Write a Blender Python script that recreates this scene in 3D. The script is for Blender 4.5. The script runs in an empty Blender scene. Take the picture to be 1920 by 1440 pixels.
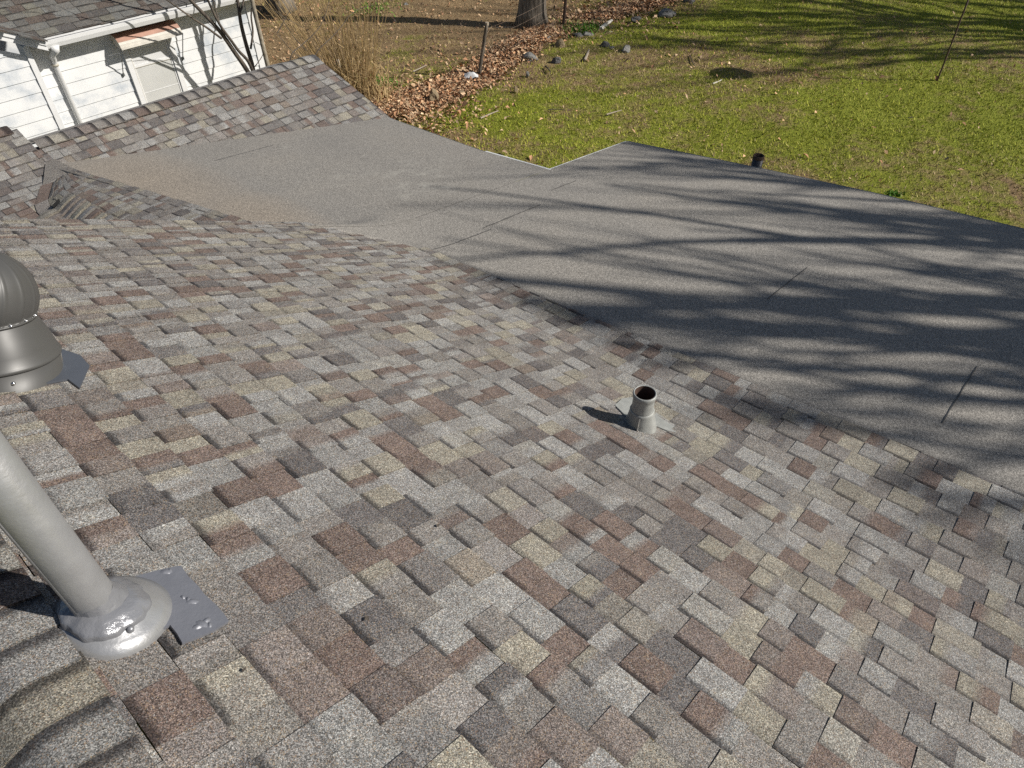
import bpy, bmesh, math, random
import numpy as np
from mathutils import Vector, Matrix, noise as mnoise

sc = bpy.context.scene
RAD = math.radians
# ------------------------------------------------------------------ camera
# X runs down the main roof slope, Y runs along its ridge, Z is up, the lawn is at Z = 0
CAM = np.array([0.0, 0.0, 6.2])
CR = np.array([0.66677, -0.74524, -0.00566])
CU = np.array([0.51048, 0.45117, 0.73202])
CF = np.array([0.54298, 0.49097, -0.68126])
FPX = 1309.87
cam_d = bpy.data.cameras.new("camera")
cam_d.sensor_width = 36.0
cam_d.lens = FPX / 1920 * 36.0
cam_d.clip_start = 0.05
cam_d.clip_end = 2000
cam = bpy.data.objects.new("camera", cam_d)
sc.collection.objects.link(cam)
cam.matrix_world = Matrix([[CR[0], CU[0], -CF[0], CAM[0]], [CR[1], CU[1], -CF[1], CAM[1]],
                           [CR[2], CU[2], -CF[2], CAM[2]], [0, 0, 0, 1]])
sc.camera = cam
# ------------------------------------------------------------------ light
SUN_EL, SUN_AZ = RAD(34), RAD(145.5)          # azimuth from +Y towards +X
SUN = np.array([math.sin(SUN_AZ) * math.cos(SUN_EL), math.cos(SUN_AZ) * math.cos(SUN_EL), math.sin(SUN_EL)])
w = bpy.data.worlds.new("World")
sc.world = w
w.use_nodes = True
nt = w.node_tree
bg = nt.nodes["Background"]
sky = nt.nodes.new("ShaderNodeTexSky")
sky.sky_type = 'NISHITA'
sky.sun_disc = False
sky.sun_elevation = SUN_EL
sky.sun_rotation = SUN_AZ
nt.links.new(sky.outputs[0], bg.inputs[0])
bg.inputs[1].default_value = 0.056
sun_d = bpy.data.lights.new("sun", 'SUN')
sun_d.energy = 5.0
sun_d.angle = RAD(0.53)
sun_d.color = (1.0, 0.955, 0.89)
sun = bpy.data.objects.new("sun", sun_d)
sc.collection.objects.link(sun)
sun.rotation_euler = Vector(SUN).to_track_quat('Z', 'Y').to_euler()
sun.location = tuple(SUN * 40)
sc.view_settings.view_transform = 'Standard'
sc.view_settings.look = 'None'
sc.view_settings.exposure = 0.25
sc.view_settings.gamma = 1.0
sc.cycles.use_denoising = False
sc.cycles.max_bounces = 6

# ------------------------------------------------------------------ helpers
COL = sc.collection


def ray(px, py):
    return CR * ((px - 960) / FPX) - CU * ((py - 720) / FPX) + CF


def at_z(px, py, z=0.0):
    r = ray(px, py)
    return CAM + r * ((z - CAM[2]) / r[2])


def at_y(px, py, y):
    r = ray(px, py)
    return CAM + r * (y / r[1])


def at_x(px, py, x):
    r = ray(px, py)
    return CAM + r * (x / r[0])


def on_plane(px, py, a, b, c):                 # z = c + a*y + b*x (world)
    r = ray(px, py)
    return CAM + r * ((c - CAM[2]) / (r[2] - a * r[1] - b * r[0]))


def link(name, me, mat=None, parent=None):
    o = bpy.data.objects.new(name, me)
    COL.objects.link(o)
    if mat is not None:
        for m in (mat if isinstance(mat, (list, tuple)) else [mat]):
            me.materials.append(m)
    if parent is not None:
        o.parent = parent
        o.matrix_parent_inverse = parent.matrix_world.inverted()
    return o


def tag(o, label, cat, group=None):
    o["label"] = label
    o["category"] = cat
    if group:
        o["group"] = group
    return o


def thing(name, label, cat, loc=(0, 0, 0), group=None):
    o = bpy.data.objects.new(name, None)
    o.empty_display_size = 0.2
    COL.objects.link(o)
    o.location = loc
    o.matrix_world = Matrix.Translation(Vector(loc))
    return tag(o, label, cat, group)


class MB:
    """collects vertices and faces, then links them as one mesh object"""

    def __init__(s):
        s.v, s.f, s.c, s.uv, s.mi = [], [], [], [], []

    def face(s, pts, col=None, uv=None, mi=0):
        i = len(s.v)
        s.v.extend([tuple(p) for p in pts])
        s.f.append(tuple(range(i, i + len(pts))))
        s.c.append(col)
        s.uv.append(uv)
        s.mi.append(mi)

    def mesh(s, verts, faces, mi=0):
        i = len(s.v)
        s.v.extend([tuple(p) for p in verts])
        for f in faces:
            s.f.append(tuple(k + i for k in f))
            s.c.append(None)
            s.uv.append(None)
            s.mi.append(mi)

    def box(s, lo, hi, mi=0):
        x0, y0, z0 = lo
        x1, y1, z1 = hi
        vs = [(x0, y0, z0), (x1, y0, z0), (x1, y1, z0), (x0, y1, z0), (x0, y0, z1), (x1, y0, z1), (x1, y1, z1), (x0, y1, z1)]
        s.mesh(vs, [(3, 2, 1, 0), (4, 5, 6, 7), (0, 1, 5, 4), (1, 2, 6, 5), (2, 3, 7, 6), (3, 0, 4, 7)], mi)

    def bar(s, a, b, wd, hd, up=(0, 0, 1), mi=0):
        a, b, up = Vector(a), Vector(b), Vector(up)
        d = (b - a).normalized()
        sx = d.cross(up).normalized() * wd / 2
        sz = sx.cross(d).normalized() * hd / 2
        vs = [a - sx - sz, a + sx - sz, a + sx + sz, a - sx + sz, b - sx - sz, b + sx - sz, b + sx + sz, b - sx + sz]
        s.mesh(vs, [(3, 2, 1, 0), (4, 5, 6, 7), (0, 1, 5, 4), (1, 2, 6, 5), (2, 3, 7, 6), (3, 0, 4, 7)], mi)

    def tube(s, pts, rad, n=8, cap=True, mi=0, wob=0.0, rng=None):
        pts = [Vector(p) for p in pts]
        if not hasattr(rad, '__len__'):
            rad = [rad] * len(pts)
        rings = []
        ref = None
        for i, p in enumerate(pts):
            d = (pts[min(i + 1, len(pts) - 1)] - pts[max(i - 1, 0)])
            if d.length < 1e-9:
                d = Vector((0, 0, 1))
            d.normalize()
            if ref is None:
                ref = Vector((1, 0, 0)) if abs(d.x) < 0.8 else Vector((0, 1, 0))
            x = (ref - d * ref.dot(d)).normalized()
            ref = x
            y = d.cross(x)
            ring = []
            for k in range(n):
                a = 2 * math.pi * k / n
                r = rad[i] * (1 + (rng.uniform(-wob, wob) if rng else 0))
                ring.append(p + x * (math.cos(a) * r) + y * (math.sin(a) * r))
            rings.append(ring)
        vs = [v for r in rings for v in r]
        fs = []
        for i in range(len(pts) - 1):
            for k in range(n):
                fs.append((i * n + k, i * n + (k + 1) % n, (i + 1) * n + (k + 1) % n, (i + 1) * n + k))
        if cap:
            fs.append(tuple(range(n - 1, -1, -1)))
            fs.append(tuple((len(pts) - 1) * n + k for k in range(n)))
        s.mesh(vs, fs, mi)

    def lathe(s, prof, center, n=48, axis=(0, 0, 1), mi=0, rfun=None):
        """prof: (radius, height) list; surface of revolution about axis"""
        ax = Vector(axis).normalized()
        x = (Vector((1, 0, 0)) - ax * ax.x).normalized()
        y = ax.cross(x)
        c = Vector(center)
        vs, fs = [], []
        for r, h in prof:
            for k in range(n):
                a = 2 * math.pi * k / n
                rr = r * (rfun(a, h) if rfun else 1)
                vs.append(c + ax * h + x * (math.cos(a) * rr) + y * (math.sin(a) * rr))
        for i in range(len(prof) - 1):
            for k in range(n):
                fs.append((i * n + k, i * n + (k + 1) % n, (i + 1) * n + (k + 1) % n, (i + 1) * n + k))
        s.mesh(vs, fs, mi)

    def build(s, name, mat=None, parent=None, smooth=False, weld=False):
        me = bpy.data.meshes.new(name)
        me.from_pydata([tuple(v) for v in s.v], [], s.f)
        if any(c is not None for c in s.c):
            ca = me.color_attributes.new("tint", 'FLOAT_COLOR', 'CORNER')
            uvl = me.uv_layers.new(name="UVMap")
            cols, uvs = [], []
            for f, c, u in zip(s.f, s.c, s.uv):
                for k in range(len(f)):
                    cols.extend((c[k] if isinstance(c, list) else c) if c is not None else (0.1, 0.1, 0.1, 0))
                    uvs.extend(u[k] if u is not None else (0.5, 0.5))
            ca.data.foreach_set("color", cols)
            uvl.data.foreach_set("uv", uvs)
        if any(s.mi):
            me.polygons.foreach_set("material_index", s.mi)
        if smooth:
            me.polygons.foreach_set("use_smooth", [True] * len(me.polygons))
        if weld:
            bm = bmesh.new()
            bm.from_mesh(me)
            bmesh.ops.remove_doubles(bm, verts=bm.verts, dist=1e-5)
            bm.to_mesh(me)
            bm.free()
        me.update()
        return link(name, me, mat, parent)


def big_mesh(name, verts, faces, colors=None, mat=None, parent=None):
    """verts (n,3) array, faces (m,k) array, colors per face (m,4)"""
    me = bpy.data.meshes.new(name)
    verts = np.asarray(verts, dtype=np.float32)
    faces = np.asarray(faces, dtype=np.int32)
    m, k = faces.shape
    me.vertices.add(len(verts))
    me.vertices.foreach_set("co", verts.ravel())
    me.loops.add(m * k)
    me.loops.foreach_set("vertex_index", faces.ravel())
    me.polygons.add(m)
    me.polygons.foreach_set("loop_start", np.arange(0, m * k, k, dtype=np.int32))
    me.update(calc_edges=True)
    if colors is not None:
        ca = me.color_attributes.new("tint", 'FLOAT_COLOR', 'CORNER')
        ca.data.foreach_set("color", np.repeat(np.asarray(colors, dtype=np.float32), k, axis=0).ravel())
    return link(name, me, mat, parent)


# ------------------------------------------------------------------ materials
def new_mat(name):
    m = bpy.data.materials.new(name)
    m.use_nodes = True
    t = m.node_tree
    return m, t, t.nodes["Principled BSDF"]


def N(t, typ, **kw):
    n = t.nodes.new(typ)
    for k, v in kw.items():
        setattr(n, k, v)
    return n


def ramp(t, stops, interp='LINEAR'):
    n = t.nodes.new("ShaderNodeValToRGB")
    cr = n.color_ramp
    cr.interpolation = interp
    while len(cr.elements) < len(stops):
        cr.elements.new(0.5)
    for e, (p, c) in zip(cr.elements, stops):
        e.position = p
        e.color = (c[0], c[1], c[2], 1) if hasattr(c, '__len__') else (c, c, c, 1)
    return n


def mixc(t, a, b, fac, mode='MIX'):
    n = t.nodes.new("ShaderNodeMix")
    n.data_type = 'RGBA'
    n.blend_type = mode
    for sock, val in ((n.inputs[0], fac), (n.inputs[6], a), (n.inputs[7], b)):
        if hasattr(val, 'links') or hasattr(val, 'is_output'):
            t.links.new(val, sock)
        elif hasattr(val, '__len__'):
            sock.default_value = (*val[:3], 1)
        else:
            sock.default_value = val
    return n.outputs[2]


def mathn(t, op, a, b=None, c=None, clamp=False):
    n = t.nodes.new("ShaderNodeMath")
    n.operation = op
    n.use_clamp = clamp
    for i, val in enumerate((a, b, c)):
        if val is None:
            continue
        if hasattr(val, 'is_output'):
            t.links.new(val, n.inputs[i])
        else:
            n.inputs[i].default_value = val
    return n.outputs[0]


def objcoord(t, scale=None):
    n = t.nodes.new("ShaderNodeTexCoord")
    return n.outputs["Object"]


def tex_noise(t, vec, scale, detail=4, rough=0.55):
    n = t.nodes.new("ShaderNodeTexNoise")
    n.inputs["Scale"].default_value = scale
    n.inputs["Detail"].default_value = detail
    n.inputs["Roughness"].default_value = rough
    t.links.new(vec, n.inputs["Vector"])
    return n.outputs[0]


def tex_vor(t, vec, scale):
    n = t.nodes.new("ShaderNodeTexVoronoi")
    n.inputs["Scale"].default_value = scale
    t.links.new(vec, n.inputs["Vector"])
    return n


def bump(t, bsdf, h, dist, strength=1.0):
    b = t.nodes.new("ShaderNodeBump")
    b.inputs["Distance"].default_value = dist
    b.inputs["Strength"].default_value = strength
    t.links.new(h, b.inputs["Height"])
    t.links.new(b.outputs[0], bsdf.inputs["Normal"])


def mat_shingle():
    m, t, b = new_mat("asphalt_shingle")
    oc = objcoord(t)
    at = N(t, "ShaderNodeAttribute", attribute_name="tint")
    uv = N(t, "ShaderNodeUVMap", uv_map="UVMap")
    sep = N(t, "ShaderNodeSeparateXYZ")
    t.links.new(uv.outputs[0], sep.inputs[0])
    v1 = tex_vor(t, oc, 380)
    sepc = N(t, "ShaderNodeSeparateColor")
    t.links.new(v1.outputs["Color"], sepc.inputs[0])
    v2 = tex_vor(t, oc, 620)
    sepd = N(t, "ShaderNodeSeparateColor")
    t.links.new(v2.outputs["Color"], sepd.inputs[0])
    g = mathn(t, 'ADD', mathn(t, 'MULTIPLY', sepc.outputs[0], 0.65), mathn(t, 'MULTIPLY', sepd.outputs[0], 0.35))
    gain = ramp(t, [(0.0, 0.15), (0.30, 0.45), (0.60, 1.1), (0.82, 2.0), (1.0, 3.2)])
    t.links.new(g, gain.inputs[0])
    base = mixc(t, at.outputs["Color"], gain.outputs[0], 1.0, 'MULTIPLY')
    # odd granules of other colours
    odd = ramp(t, [(0.0, (0.42, 0.32, 0.19)), (0.4, (0.22, 0.13, 0.09)), (0.7, (0.42, 0.42, 0.40)), (1.0, (0.05, 0.05, 0.055))])
    t.links.new(sepc.outputs[1], odd.inputs[0])
    sel = mathn(t, 'GREATER_THAN', sepc.outputs[2], 0.80)
    base = mixc(t, base, odd.outputs[0], mathn(t, 'MULTIPLY', sel, 0.6))
    # blotchy blend inside a tab
    bl = tex_noise(t, oc, 17, 3, 0.6)
    blr = ramp(t, [(0.3, (0.86, 0.84, 0.83)), (0.5, (1, 1, 1)), (0.7, (1.13, 1.11, 1.06))])
    t.links.new(bl, blr.inputs[0])
    base = mixc(t, base, blr.outputs[0], 1.0, 'MULTIPLY')
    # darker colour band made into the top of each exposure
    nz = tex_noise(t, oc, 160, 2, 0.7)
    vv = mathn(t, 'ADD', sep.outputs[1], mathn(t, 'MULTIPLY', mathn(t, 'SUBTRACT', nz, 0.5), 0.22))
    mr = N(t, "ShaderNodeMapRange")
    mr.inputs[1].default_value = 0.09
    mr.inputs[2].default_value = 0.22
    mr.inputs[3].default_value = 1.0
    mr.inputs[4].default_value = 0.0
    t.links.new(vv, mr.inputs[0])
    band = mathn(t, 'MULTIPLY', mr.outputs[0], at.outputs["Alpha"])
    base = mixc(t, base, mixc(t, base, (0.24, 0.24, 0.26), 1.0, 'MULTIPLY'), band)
    big = tex_noise(t, oc, 1.3, 3, 0.5)
    bgr = ramp(t, [(0.3, (0.93, 0.92, 0.92)), (0.7, (1.06, 1.06, 1.05))])
    t.links.new(big, bgr.inputs[0])
    base = mixc(t, base, bgr.outputs[0], 1.0, 'MULTIPLY')
    t.links.new(base, b.inputs["Base Color"])
    b.inputs["Roughness"].default_value = 0.88
    b.inputs["Specular IOR Level"].default_value = 0.3
    bump(t, b, sepc.outputs[0], 0.0016, 0.8)
    return m


def mat_membrane():
    m, t, b = new_mat("granulated_membrane")
    oc = objcoord(t)
    v1 = tex_vor(t, oc, 200)
    sepc = N(t, "ShaderNodeSeparateColor")
    t.links.new(v1.outputs["Color"], sepc.inputs[0])
    n2 = tex_noise(t, oc, 55, 3, 0.7)
    gain = ramp(t, [(0.0, 0.32), (0.45, 0.76), (0.8, 1.38), (1.0, 2.1)])
    t.links.new(mathn(t, 'ADD', mathn(t, 'MULTIPLY', sepc.outputs[0], 0.7), mathn(t, 'MULTIPLY', n2, 0.3)), gain.inputs[0])
    big = tex_noise(t, oc, 0.9, 5, 0.6)
    tint = ramp(t, [(0.25, (0.252, 0.236, 0.212)), (0.5, (0.276, 0.257, 0.228)), (0.75, (0.302, 0.277, 0.240))])
    t.links.new(big, tint.inputs[0])
    base = mixc(t, tint.outputs[0], gain.outputs[0], 1.0, 'MULTIPLY')
    # tan grit washed down along the foot of the far slope, pale scuffs where feet have worn it
    geo = N(t, "ShaderNodeSeparateXYZ")
    t.links.new(oc, geo.inputs[0])

    def blob(cx, cy, rx, ry):
        dx = mathn(t, 'DIVIDE', mathn(t, 'SUBTRACT', geo.outputs[0], cx), rx)
        dy = mathn(t, 'DIVIDE', mathn(t, 'SUBTRACT', geo.outputs[1], cy), ry)
        d = mathn(t, 'ADD', mathn(t, 'MULTIPLY', dx, dx), mathn(t, 'MULTIPLY', dy, dy))
        return mathn(t, 'SUBTRACT', 1.0, d, clamp=True)
    grit = mathn(t, 'MAXIMUM', blob(2.45, 7.2, 0.75, 2.0), blob(2.7, 5.6, 0.5, 1.2))
    base = mixc(t, base, mixc(t, base, (1.14, 1.05, 0.95), 1.0, 'MULTIPLY'), grit)
    sn = tex_noise(t, oc, 6, 5, 0.7)
    for cx, cy, rx, ry, k in ((4.25, 5.05, 0.5, 0.45, 0.8), (4.65, 5.5, 0.6, 0.5, 0.5), (3.9, 5.9, 0.5, 0.5, 0.35), (4.2, 7.3, .15, .15, .7)):
        s = mathn(t, 'MULTIPLY', blob(cx, cy, rx, ry), mathn(t, 'MULTIPLY', mathn(t, 'SUBTRACT', sn, 0.48, clamp=True), 5.0, clamp=True))
        base = mixc(t, base, (0.40, 0.38, 0.33), mathn(t, 'MULTIPLY', s, k))
    t.links.new(base, b.inputs["Base Color"])
    b.inputs["Roughness"].default_value = 0.8
    b.inputs["Specular IOR Level"].default_value = 0.35
    bump(t, b, sepc.outputs[0], 0.0014, 0.8)
    return m


def mat_simple(name, col, rough=0.6, metal=0.0, var=0.12, vscale=8, spec=0.5, bumpd=0.0, coat=0.0):
    m, t, b = new_mat(name)
    oc = objcoord(t)
    n = tex_noise(t, oc, vscale, 5, 0.6)
    r = ramp(t, [(0.25, tuple(c * (1 - var) for c in col)), (0.75, tuple(min(1, c * (1 + var)) for c in col))])
    t.links.new(n, r.inputs[0])
    t.links.new(r.outputs[0], b.inputs["Base Color"])
    b.inputs["Metallic"].default_value = metal
    rr = ramp(t, [(0.2, max(0.02, rough - 0.08)), (0.8, min(1, rough + 0.08))])
    t.links.new(n, rr.inputs[0])
    t.links.new(rr.outputs[0], b.inputs["Roughness"])
    b.inputs["Specular IOR Level"].default_value = spec
    b.inputs["Coat Weight"].default_value = coat
    if bumpd:
        n2 = tex_noise(t, oc, vscale * 6, 4, 0.6)
        bump(t, b, n2, bumpd)
    return m


def mat_attr(name, rough=0.85, var=0.2, vscale=40, trans=0.0):
    m, t, b = new_mat(name)
    at = N(t, "ShaderNodeAttribute", attribute_name="tint")
    n = tex_noise(t, objcoord(t), vscale, 3, 0.6)
    r = ramp(t, [(0.25, 1 - var), (0.75, 1 + var)])
    t.links.new(n, r.inputs[0])
    c = mixc(t, at.outputs["Color"], r.outputs[0], 1.0, 'MULTIPLY')
    t.links.new(c, b.inputs["Base Color"])
    b.inputs["Roughness"].default_value = rough
    b.inputs["Specular IOR Level"].default_value = 0.25
    return m


def mat_bark(name, c0, c1, scale=14, stretch=0.18, bd=0.02):
    m, t, b = new_mat(name)
    oc = objcoord(t)
    mp = N(t, "ShaderNodeMapping")
    mp.inputs["Scale"].default_value = (1, 1, stretch)
    t.links.new(oc, mp.inputs[0])
    n = tex_noise(t, mp.outputs[0], scale, 6, 0.65)
    r = ramp(t, [(0.32, c0), (0.68, c1)])
    t.links.new(n, r.inputs[0])
    n2 = tex_noise(t, oc, 2.2, 3, 0.5)
    r2 = ramp(t, [(0.3, 0.75), (0.7, 1.2)])
    t.links.new(n2, r2.inputs[0])
    t.links.new(mixc(t, r.outputs[0], r2.outputs[0], 1.0, 'MULTIPLY'), b.inputs["Base Color"])
    b.inputs["Roughness"].default_value = 0.9
    b.inputs["Specular IOR Level"].default_value = 0.2
    bump(t, b, n, bd)
    return m


def mat_ground():
    m, t, b = new_mat("winter_lawn")
    oc = objcoord(t)
    at = N(t, "ShaderNodeAttribute", attribute_name="tint")      # r: dryness, g: bare soil
    sp = N(t, "ShaderNodeSeparateColor")
    t.links.new(at.outputs["Color"], sp.inputs[0])
    n1 = tex_noise(t, oc, 0.55, 5, 0.6)
    n2 = tex_noise(t, oc, 3.2, 6, 0.7)
    n3 = tex_noise(t, oc, 26, 4, 0.75)
    green = ramp(t, [(0.25, (0.095, 0.130, 0.014)), (0.5, (0.205, 0.230, 0.026)), (0.75, (0.33, 0.315, 0.06))])
    t.links.new(n3, green.inputs[0])
    dry = ramp(t, [(0.25, (0.10, 0.066, 0.034)), (0.5, (0.245, 0.165, 0.085)), (0.75, (0.43, 0.32, 0.18))])
    t.links.new(n3, dry.inputs[0])
    k = mathn(t, 'ADD', sp.outputs[0], mathn(t, 'MULTIPLY', mathn(t, 'SUBTRACT', mathn(t, 'ADD', mathn(t, 'MULTIPLY', n1, 0.5), mathn(t, 'MULTIPLY', n2, 0.5)), 0.5), 3.2))
    kk = ramp(t, [(0.3, 0.0), (0.75, 1.0)])
    t.links.new(k, kk.inputs[0])
    c = mixc(t, green.outputs[0], dry.outputs[0], kk.outputs[0])
    soil = ramp(t, [(0.3, (0.06, 0.042, 0.028)), (0.7, (0.16, 0.11, 0.07))])
    t.links.new(n3, soil.inputs[0])
    c = mixc(t, c, soil.outputs[0], sp.outputs[1])
    t.links.new(c, b.inputs["Base Color"])
    b.inputs["Roughness"].default_value = 0.95
    b.inputs["Specular IOR Level"].default_value = 0.15
    bump(t, b, n3, 0.05)
    return m


def mat_siding():
    m, t, b = new_mat("white_painted_siding")
    oc = objcoord(t)
    n = tex_noise(t, oc, 2.3, 6, 0.6)
    r = ramp(t, [(0.38, (0.66, 0.66, 0.645)), (0.50, (0.61, 0.615, 0.61)), (0.66, (0.40, 0.43, 0.46))])
    t.links.new(n, r.inputs[0])
    t.links.new(r.outputs[0], b.inputs["Base Color"])
    b.inputs["Roughness"].default_value = 0.55
    return m


M_SH = mat_shingle()
M_MEM = mat_membrane()
M_SEAM = mat_simple("seam_bitumen", (0.06, 0.058, 0.056), 0.7)
M_DRIP = mat_simple("white_drip_edge", (0.72, 0.72, 0.70), 0.4)
M_DARKEDGE = mat_simple("dark_drip_edge", (0.10, 0.105, 0.10), 0.5)
M_WHITE = mat_siding()
M_TRIM = mat_simple("white_trim_paint", (0.62, 0.62, 0.61), 0.45, vscale=3, var=0.06)
M_SOFFIT = mat_simple("soffit_paint", (0.42, 0.39, 0.32), 0.6)
M_VENT = mat_simple("weathered_vent_metal", (0.074, 0.073, 0.070), 0.42, metal=0.12, var=0.05, vscale=5, spec=0.35)
M_VENTFLASH = mat_simple("blue_grey_flashing", (0.11, 0.12, 0.14), 0.45, metal=0.4, var=0.06)
M_GREYPAINT = mat_simple("grey_painted_metal", (0.33, 0.332, 0.336), 0.34, metal=0.5, var=0.07, vscale=14, bumpd=0.0008)
M_SEALANT = mat_simple("grey_sealant", (0.20, 0.203, 0.215), 0.24, metal=0.25, var=0.1, vscale=9, bumpd=0.003)
M_PLATE = mat_simple("grey_sealed_plate", (0.165, 0.17, 0.19), 0.42, metal=0.2, var=0.06, vscale=16, bumpd=0.0012)
M_BOOT = mat_simple("grey_lead_boot", (0.31, 0.315, 0.295), 0.5, metal=0.15, var=0.18, vscale=22, bumpd=0.0015)
M_RUST = mat_simple("rusty_inside", (0.07, 0.040, 0.028), 0.9, var=0.4, vscale=25)
M_RIVET = mat_simple("bright_rivet", (0.8, 0.8, 0.8), 0.2, metal=1.0)
M_BLACK = mat_simple("black_pipe", (0.035, 0.038, 0.05), 0.45)
M_GAP = mat_simple("gap_shade_black", (0.01, 0.01, 0.01), 0.9)  # near-black colour standing in for the shade inside openings
M_BARK = mat_bark("grey_oak_bark", (0.06, 0.05, 0.04), (0.26, 0.225, 0.18), 16, 0.16, 0.03)
M_BARK2 = mat_bark("smooth_dark_bark", (0.035, 0.030, 0.026), (0.15, 0.125, 0.10), 22, 0.3, 0.006)
M_BARK3 = mat_bark("pale_mottled_bark", (0.15, 0.12, 0.085), (0.36, 0.32, 0.25), 18, 0.7, 0.004)
M_CANE = mat_simple("dry_cane", (0.40, 0.285, 0.135), 0.7, var=0.35, vscale=3)
M_RUSTPOST = mat_simple("rusty_post_metal", (0.085, 0.052, 0.038), 0.8, var=0.4, vscale=12)
M_WIRE = mat_simple("rusty_wire", (0.30, 0.22, 0.16), 0.6, metal=0.5)
M_ROCK = mat_simple("lichened_rock", (0.27, 0.262, 0.24), 0.9, var=0.55, vscale=7, bumpd=0.03)
M_ROCKTAN = mat_simple("tan_rock", (0.36, 0.27, 0.16), 0.9, var=0.4, vscale=6, bumpd=0.03)
M_ROCKDARK = mat_simple("dark_rock", (0.14, 0.135, 0.13), 0.9, var=0.5, vscale=8, bumpd=0.03)
M_STICK = mat_simple("weathered_stick", (0.30, 0.25, 0.19), 0.85, var=0.3, vscale=12)
M_PALE = mat_simple("bleached_wood", (0.62, 0.58, 0.50), 0.7)
M_LEAF = mat_attr("dead_leaf", 0.8, 0.25, 25)
M_BLADE = mat_attr("grass_blade", 0.75, 0.15, 6)
M_COPPER = mat_simple("faded_orange_awning", (0.37, 0.215, 0.16), 0.55, var=0.25, vscale=7)
M_GROUND = mat_ground()


M_CREAM = mat_simple("cream_paint", (0.50, 0.47, 0.41), 0.6, var=0.2, vscale=9)


def mat_glass(nm, ca_, cb_):
    m, t, b = new_mat(nm)
    oc = objcoord(t)
    n = tex_noise(t, oc, 1.7, 3, 0.5)
    r = ramp(t, [(0.3, ca_), (0.7, cb_)])
    t.links.new(n, r.inputs[0])
    t.links.new(r.outputs[0], b.inputs["Base Color"])
    b.inputs["Roughness"].default_value = 0.3
    b.inputs["Coat Weight"].default_value = 1.0
    b.inputs["Coat Roughness"].default_value = 0.02
    return m


M_GLASS = mat_glass("window_glass_over_beige_blind", (0.45, 0.45, 0.43), (0.54, 0.54, 0.52))
M_GLASS2 = mat_glass("window_glass_over_white_blind", (0.56, 0.56, 0.56), (0.62, 0.62, 0.61))

# ------------------------------------------------------------------ ground
rng = np.random.default_rng(7)
gx = np.concatenate([[-400, -120, -50, -25], np.arange(-16, 46.01, 0.22), [52, 65, 90, 160, 400]])
gy = np.concatenate([[-400, -120, -50, -25], np.arange(-8, 46.01, 0.22), [52, 65, 90, 160, 400]])
X, Y = np.meshgrid(gx, gy)


def ground_z(x, y):
    x = np.asarray(x, dtype=float)
    y = np.asarray(y, dtype=float)
    return (0.035 * np.sin(x * 0.9 + 1.3 * np.sin(y * 0.5)) + 0.03 * np.sin(y * 1.1 + 0.8 * x) * np.cos(x * 0.37)
            + 0.015 * np.sin(x * 3.1 + y * 2.3) + 0.012 * np.sin(y * 4.3 - x * 1.9))


# the old fence line: leaf-filled strip from near the house to the far right
FL = [at_z(690, 215)[:2], at_z(800, 185)[:2], at_z(900, 140)[:2], at_z(1000, 78)[:2], at_z(1060, 45)[:2], at_z(1240, 2)[:2], at_z(1330, -45)[:2]]


def dist_line(x, y):
    x = np.asarray(x, dtype=float)
    y = np.asarray(y, dtype=float)
    best = np.full(x.shape, 1e9)
    side = np.zeros(x.shape)
    for (a, b2) in zip(FL[:-1], FL[1:]):
        d = b2 - a
        L = d @ d
        tt = ((x - a[0]) * d[0] + (y - a[1]) * d[1]) / L
        tc = np.clip(tt, 0, 1)
        dx, dy = x - (a[0] + tc * d[0]), y - (a[1] + tc * d[1])
        dd = np.hypot(dx, dy)
        cr = d[0] * (y - a[1]) - d[1] * (x - a[0])
        m = dd < best
        best = np.where(m, dd, best)
        side = np.where(m, np.sign(cr), side)
    return best, side                    # side > 0: neighbour's (far-left) side


def lownoise(x, y, s, seed):
    r = np.random.default_rng(seed)
    out = np.zeros(np.shape(x))
    for i in range(7):
        a = r.uniform(0, 2 * math.pi)
        k = s * r.uniform(0.6, 1.7)
        out = out + np.sin((x * math.cos(a) + y * math.sin(a)) * k + r.uniform(0, 6.28))
    return out / 7


dl, sd = dist_line(X, Y)
dry = np.where(sd > 0, 0.92, 0.46) + np.where(sd > 0, 0.55, 0.28) * lownoise(X, Y, 0.9, 3) - 0.03 + 0.2 * lownoise(X, Y, 2.6, 8)
dry = np.where((sd < 0) & (dl < 1.6), dry + 0.25 * (1 - dl / 1.6), dry)
# right part of the lawn is greener
rr = (X - 14) * CR[0] + (Y - 8) * CR[1]
dry = np.where(sd < 0, dry - np.clip(rr * 0.02, -0.05, 0.12), dry)
soil = np.clip(1.1 - dl / 0.75, 0, 1) * 0.9
P = at_z(1385, 128)
ds = np.hypot(X - P[0], (Y - P[1]))
dry = dry + 0.3 * np.clip(1 - ds / 2.2, 0, 1)
Z = ground_z(X, Y)
far = (np.abs(X) > 48) | (np.abs(Y) > 48)
Z = np.where(far, 0, Z)
ny, nx = X.shape
idx = np.arange(nx * ny).reshape(ny, nx)
F = np.stack([idx[:-1, :-1], idx[:-1, 1:], idx[1:, 1:], idx[1:, :-1]], -1).reshape(-1, 4)
V = np.stack([X, Y, Z], -1).reshape(-1, 3)
me_col = np.stack([dry.ravel(), soil.ravel(), np.zeros(nx * ny), np.ones(nx * ny)], -1)
g = big_mesh("lawn", V, F, None, M_GROUND)
ca = g.data.color_attributes.new("tint", 'FLOAT_COLOR', 'POINT')
ca.data.foreach_set("color", me_col.astype(np.float32).ravel())
g.data.polygons.foreach_set("use_smooth", [True] * len(g.data.polygons))
g["kind"] = "structure"

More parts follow.
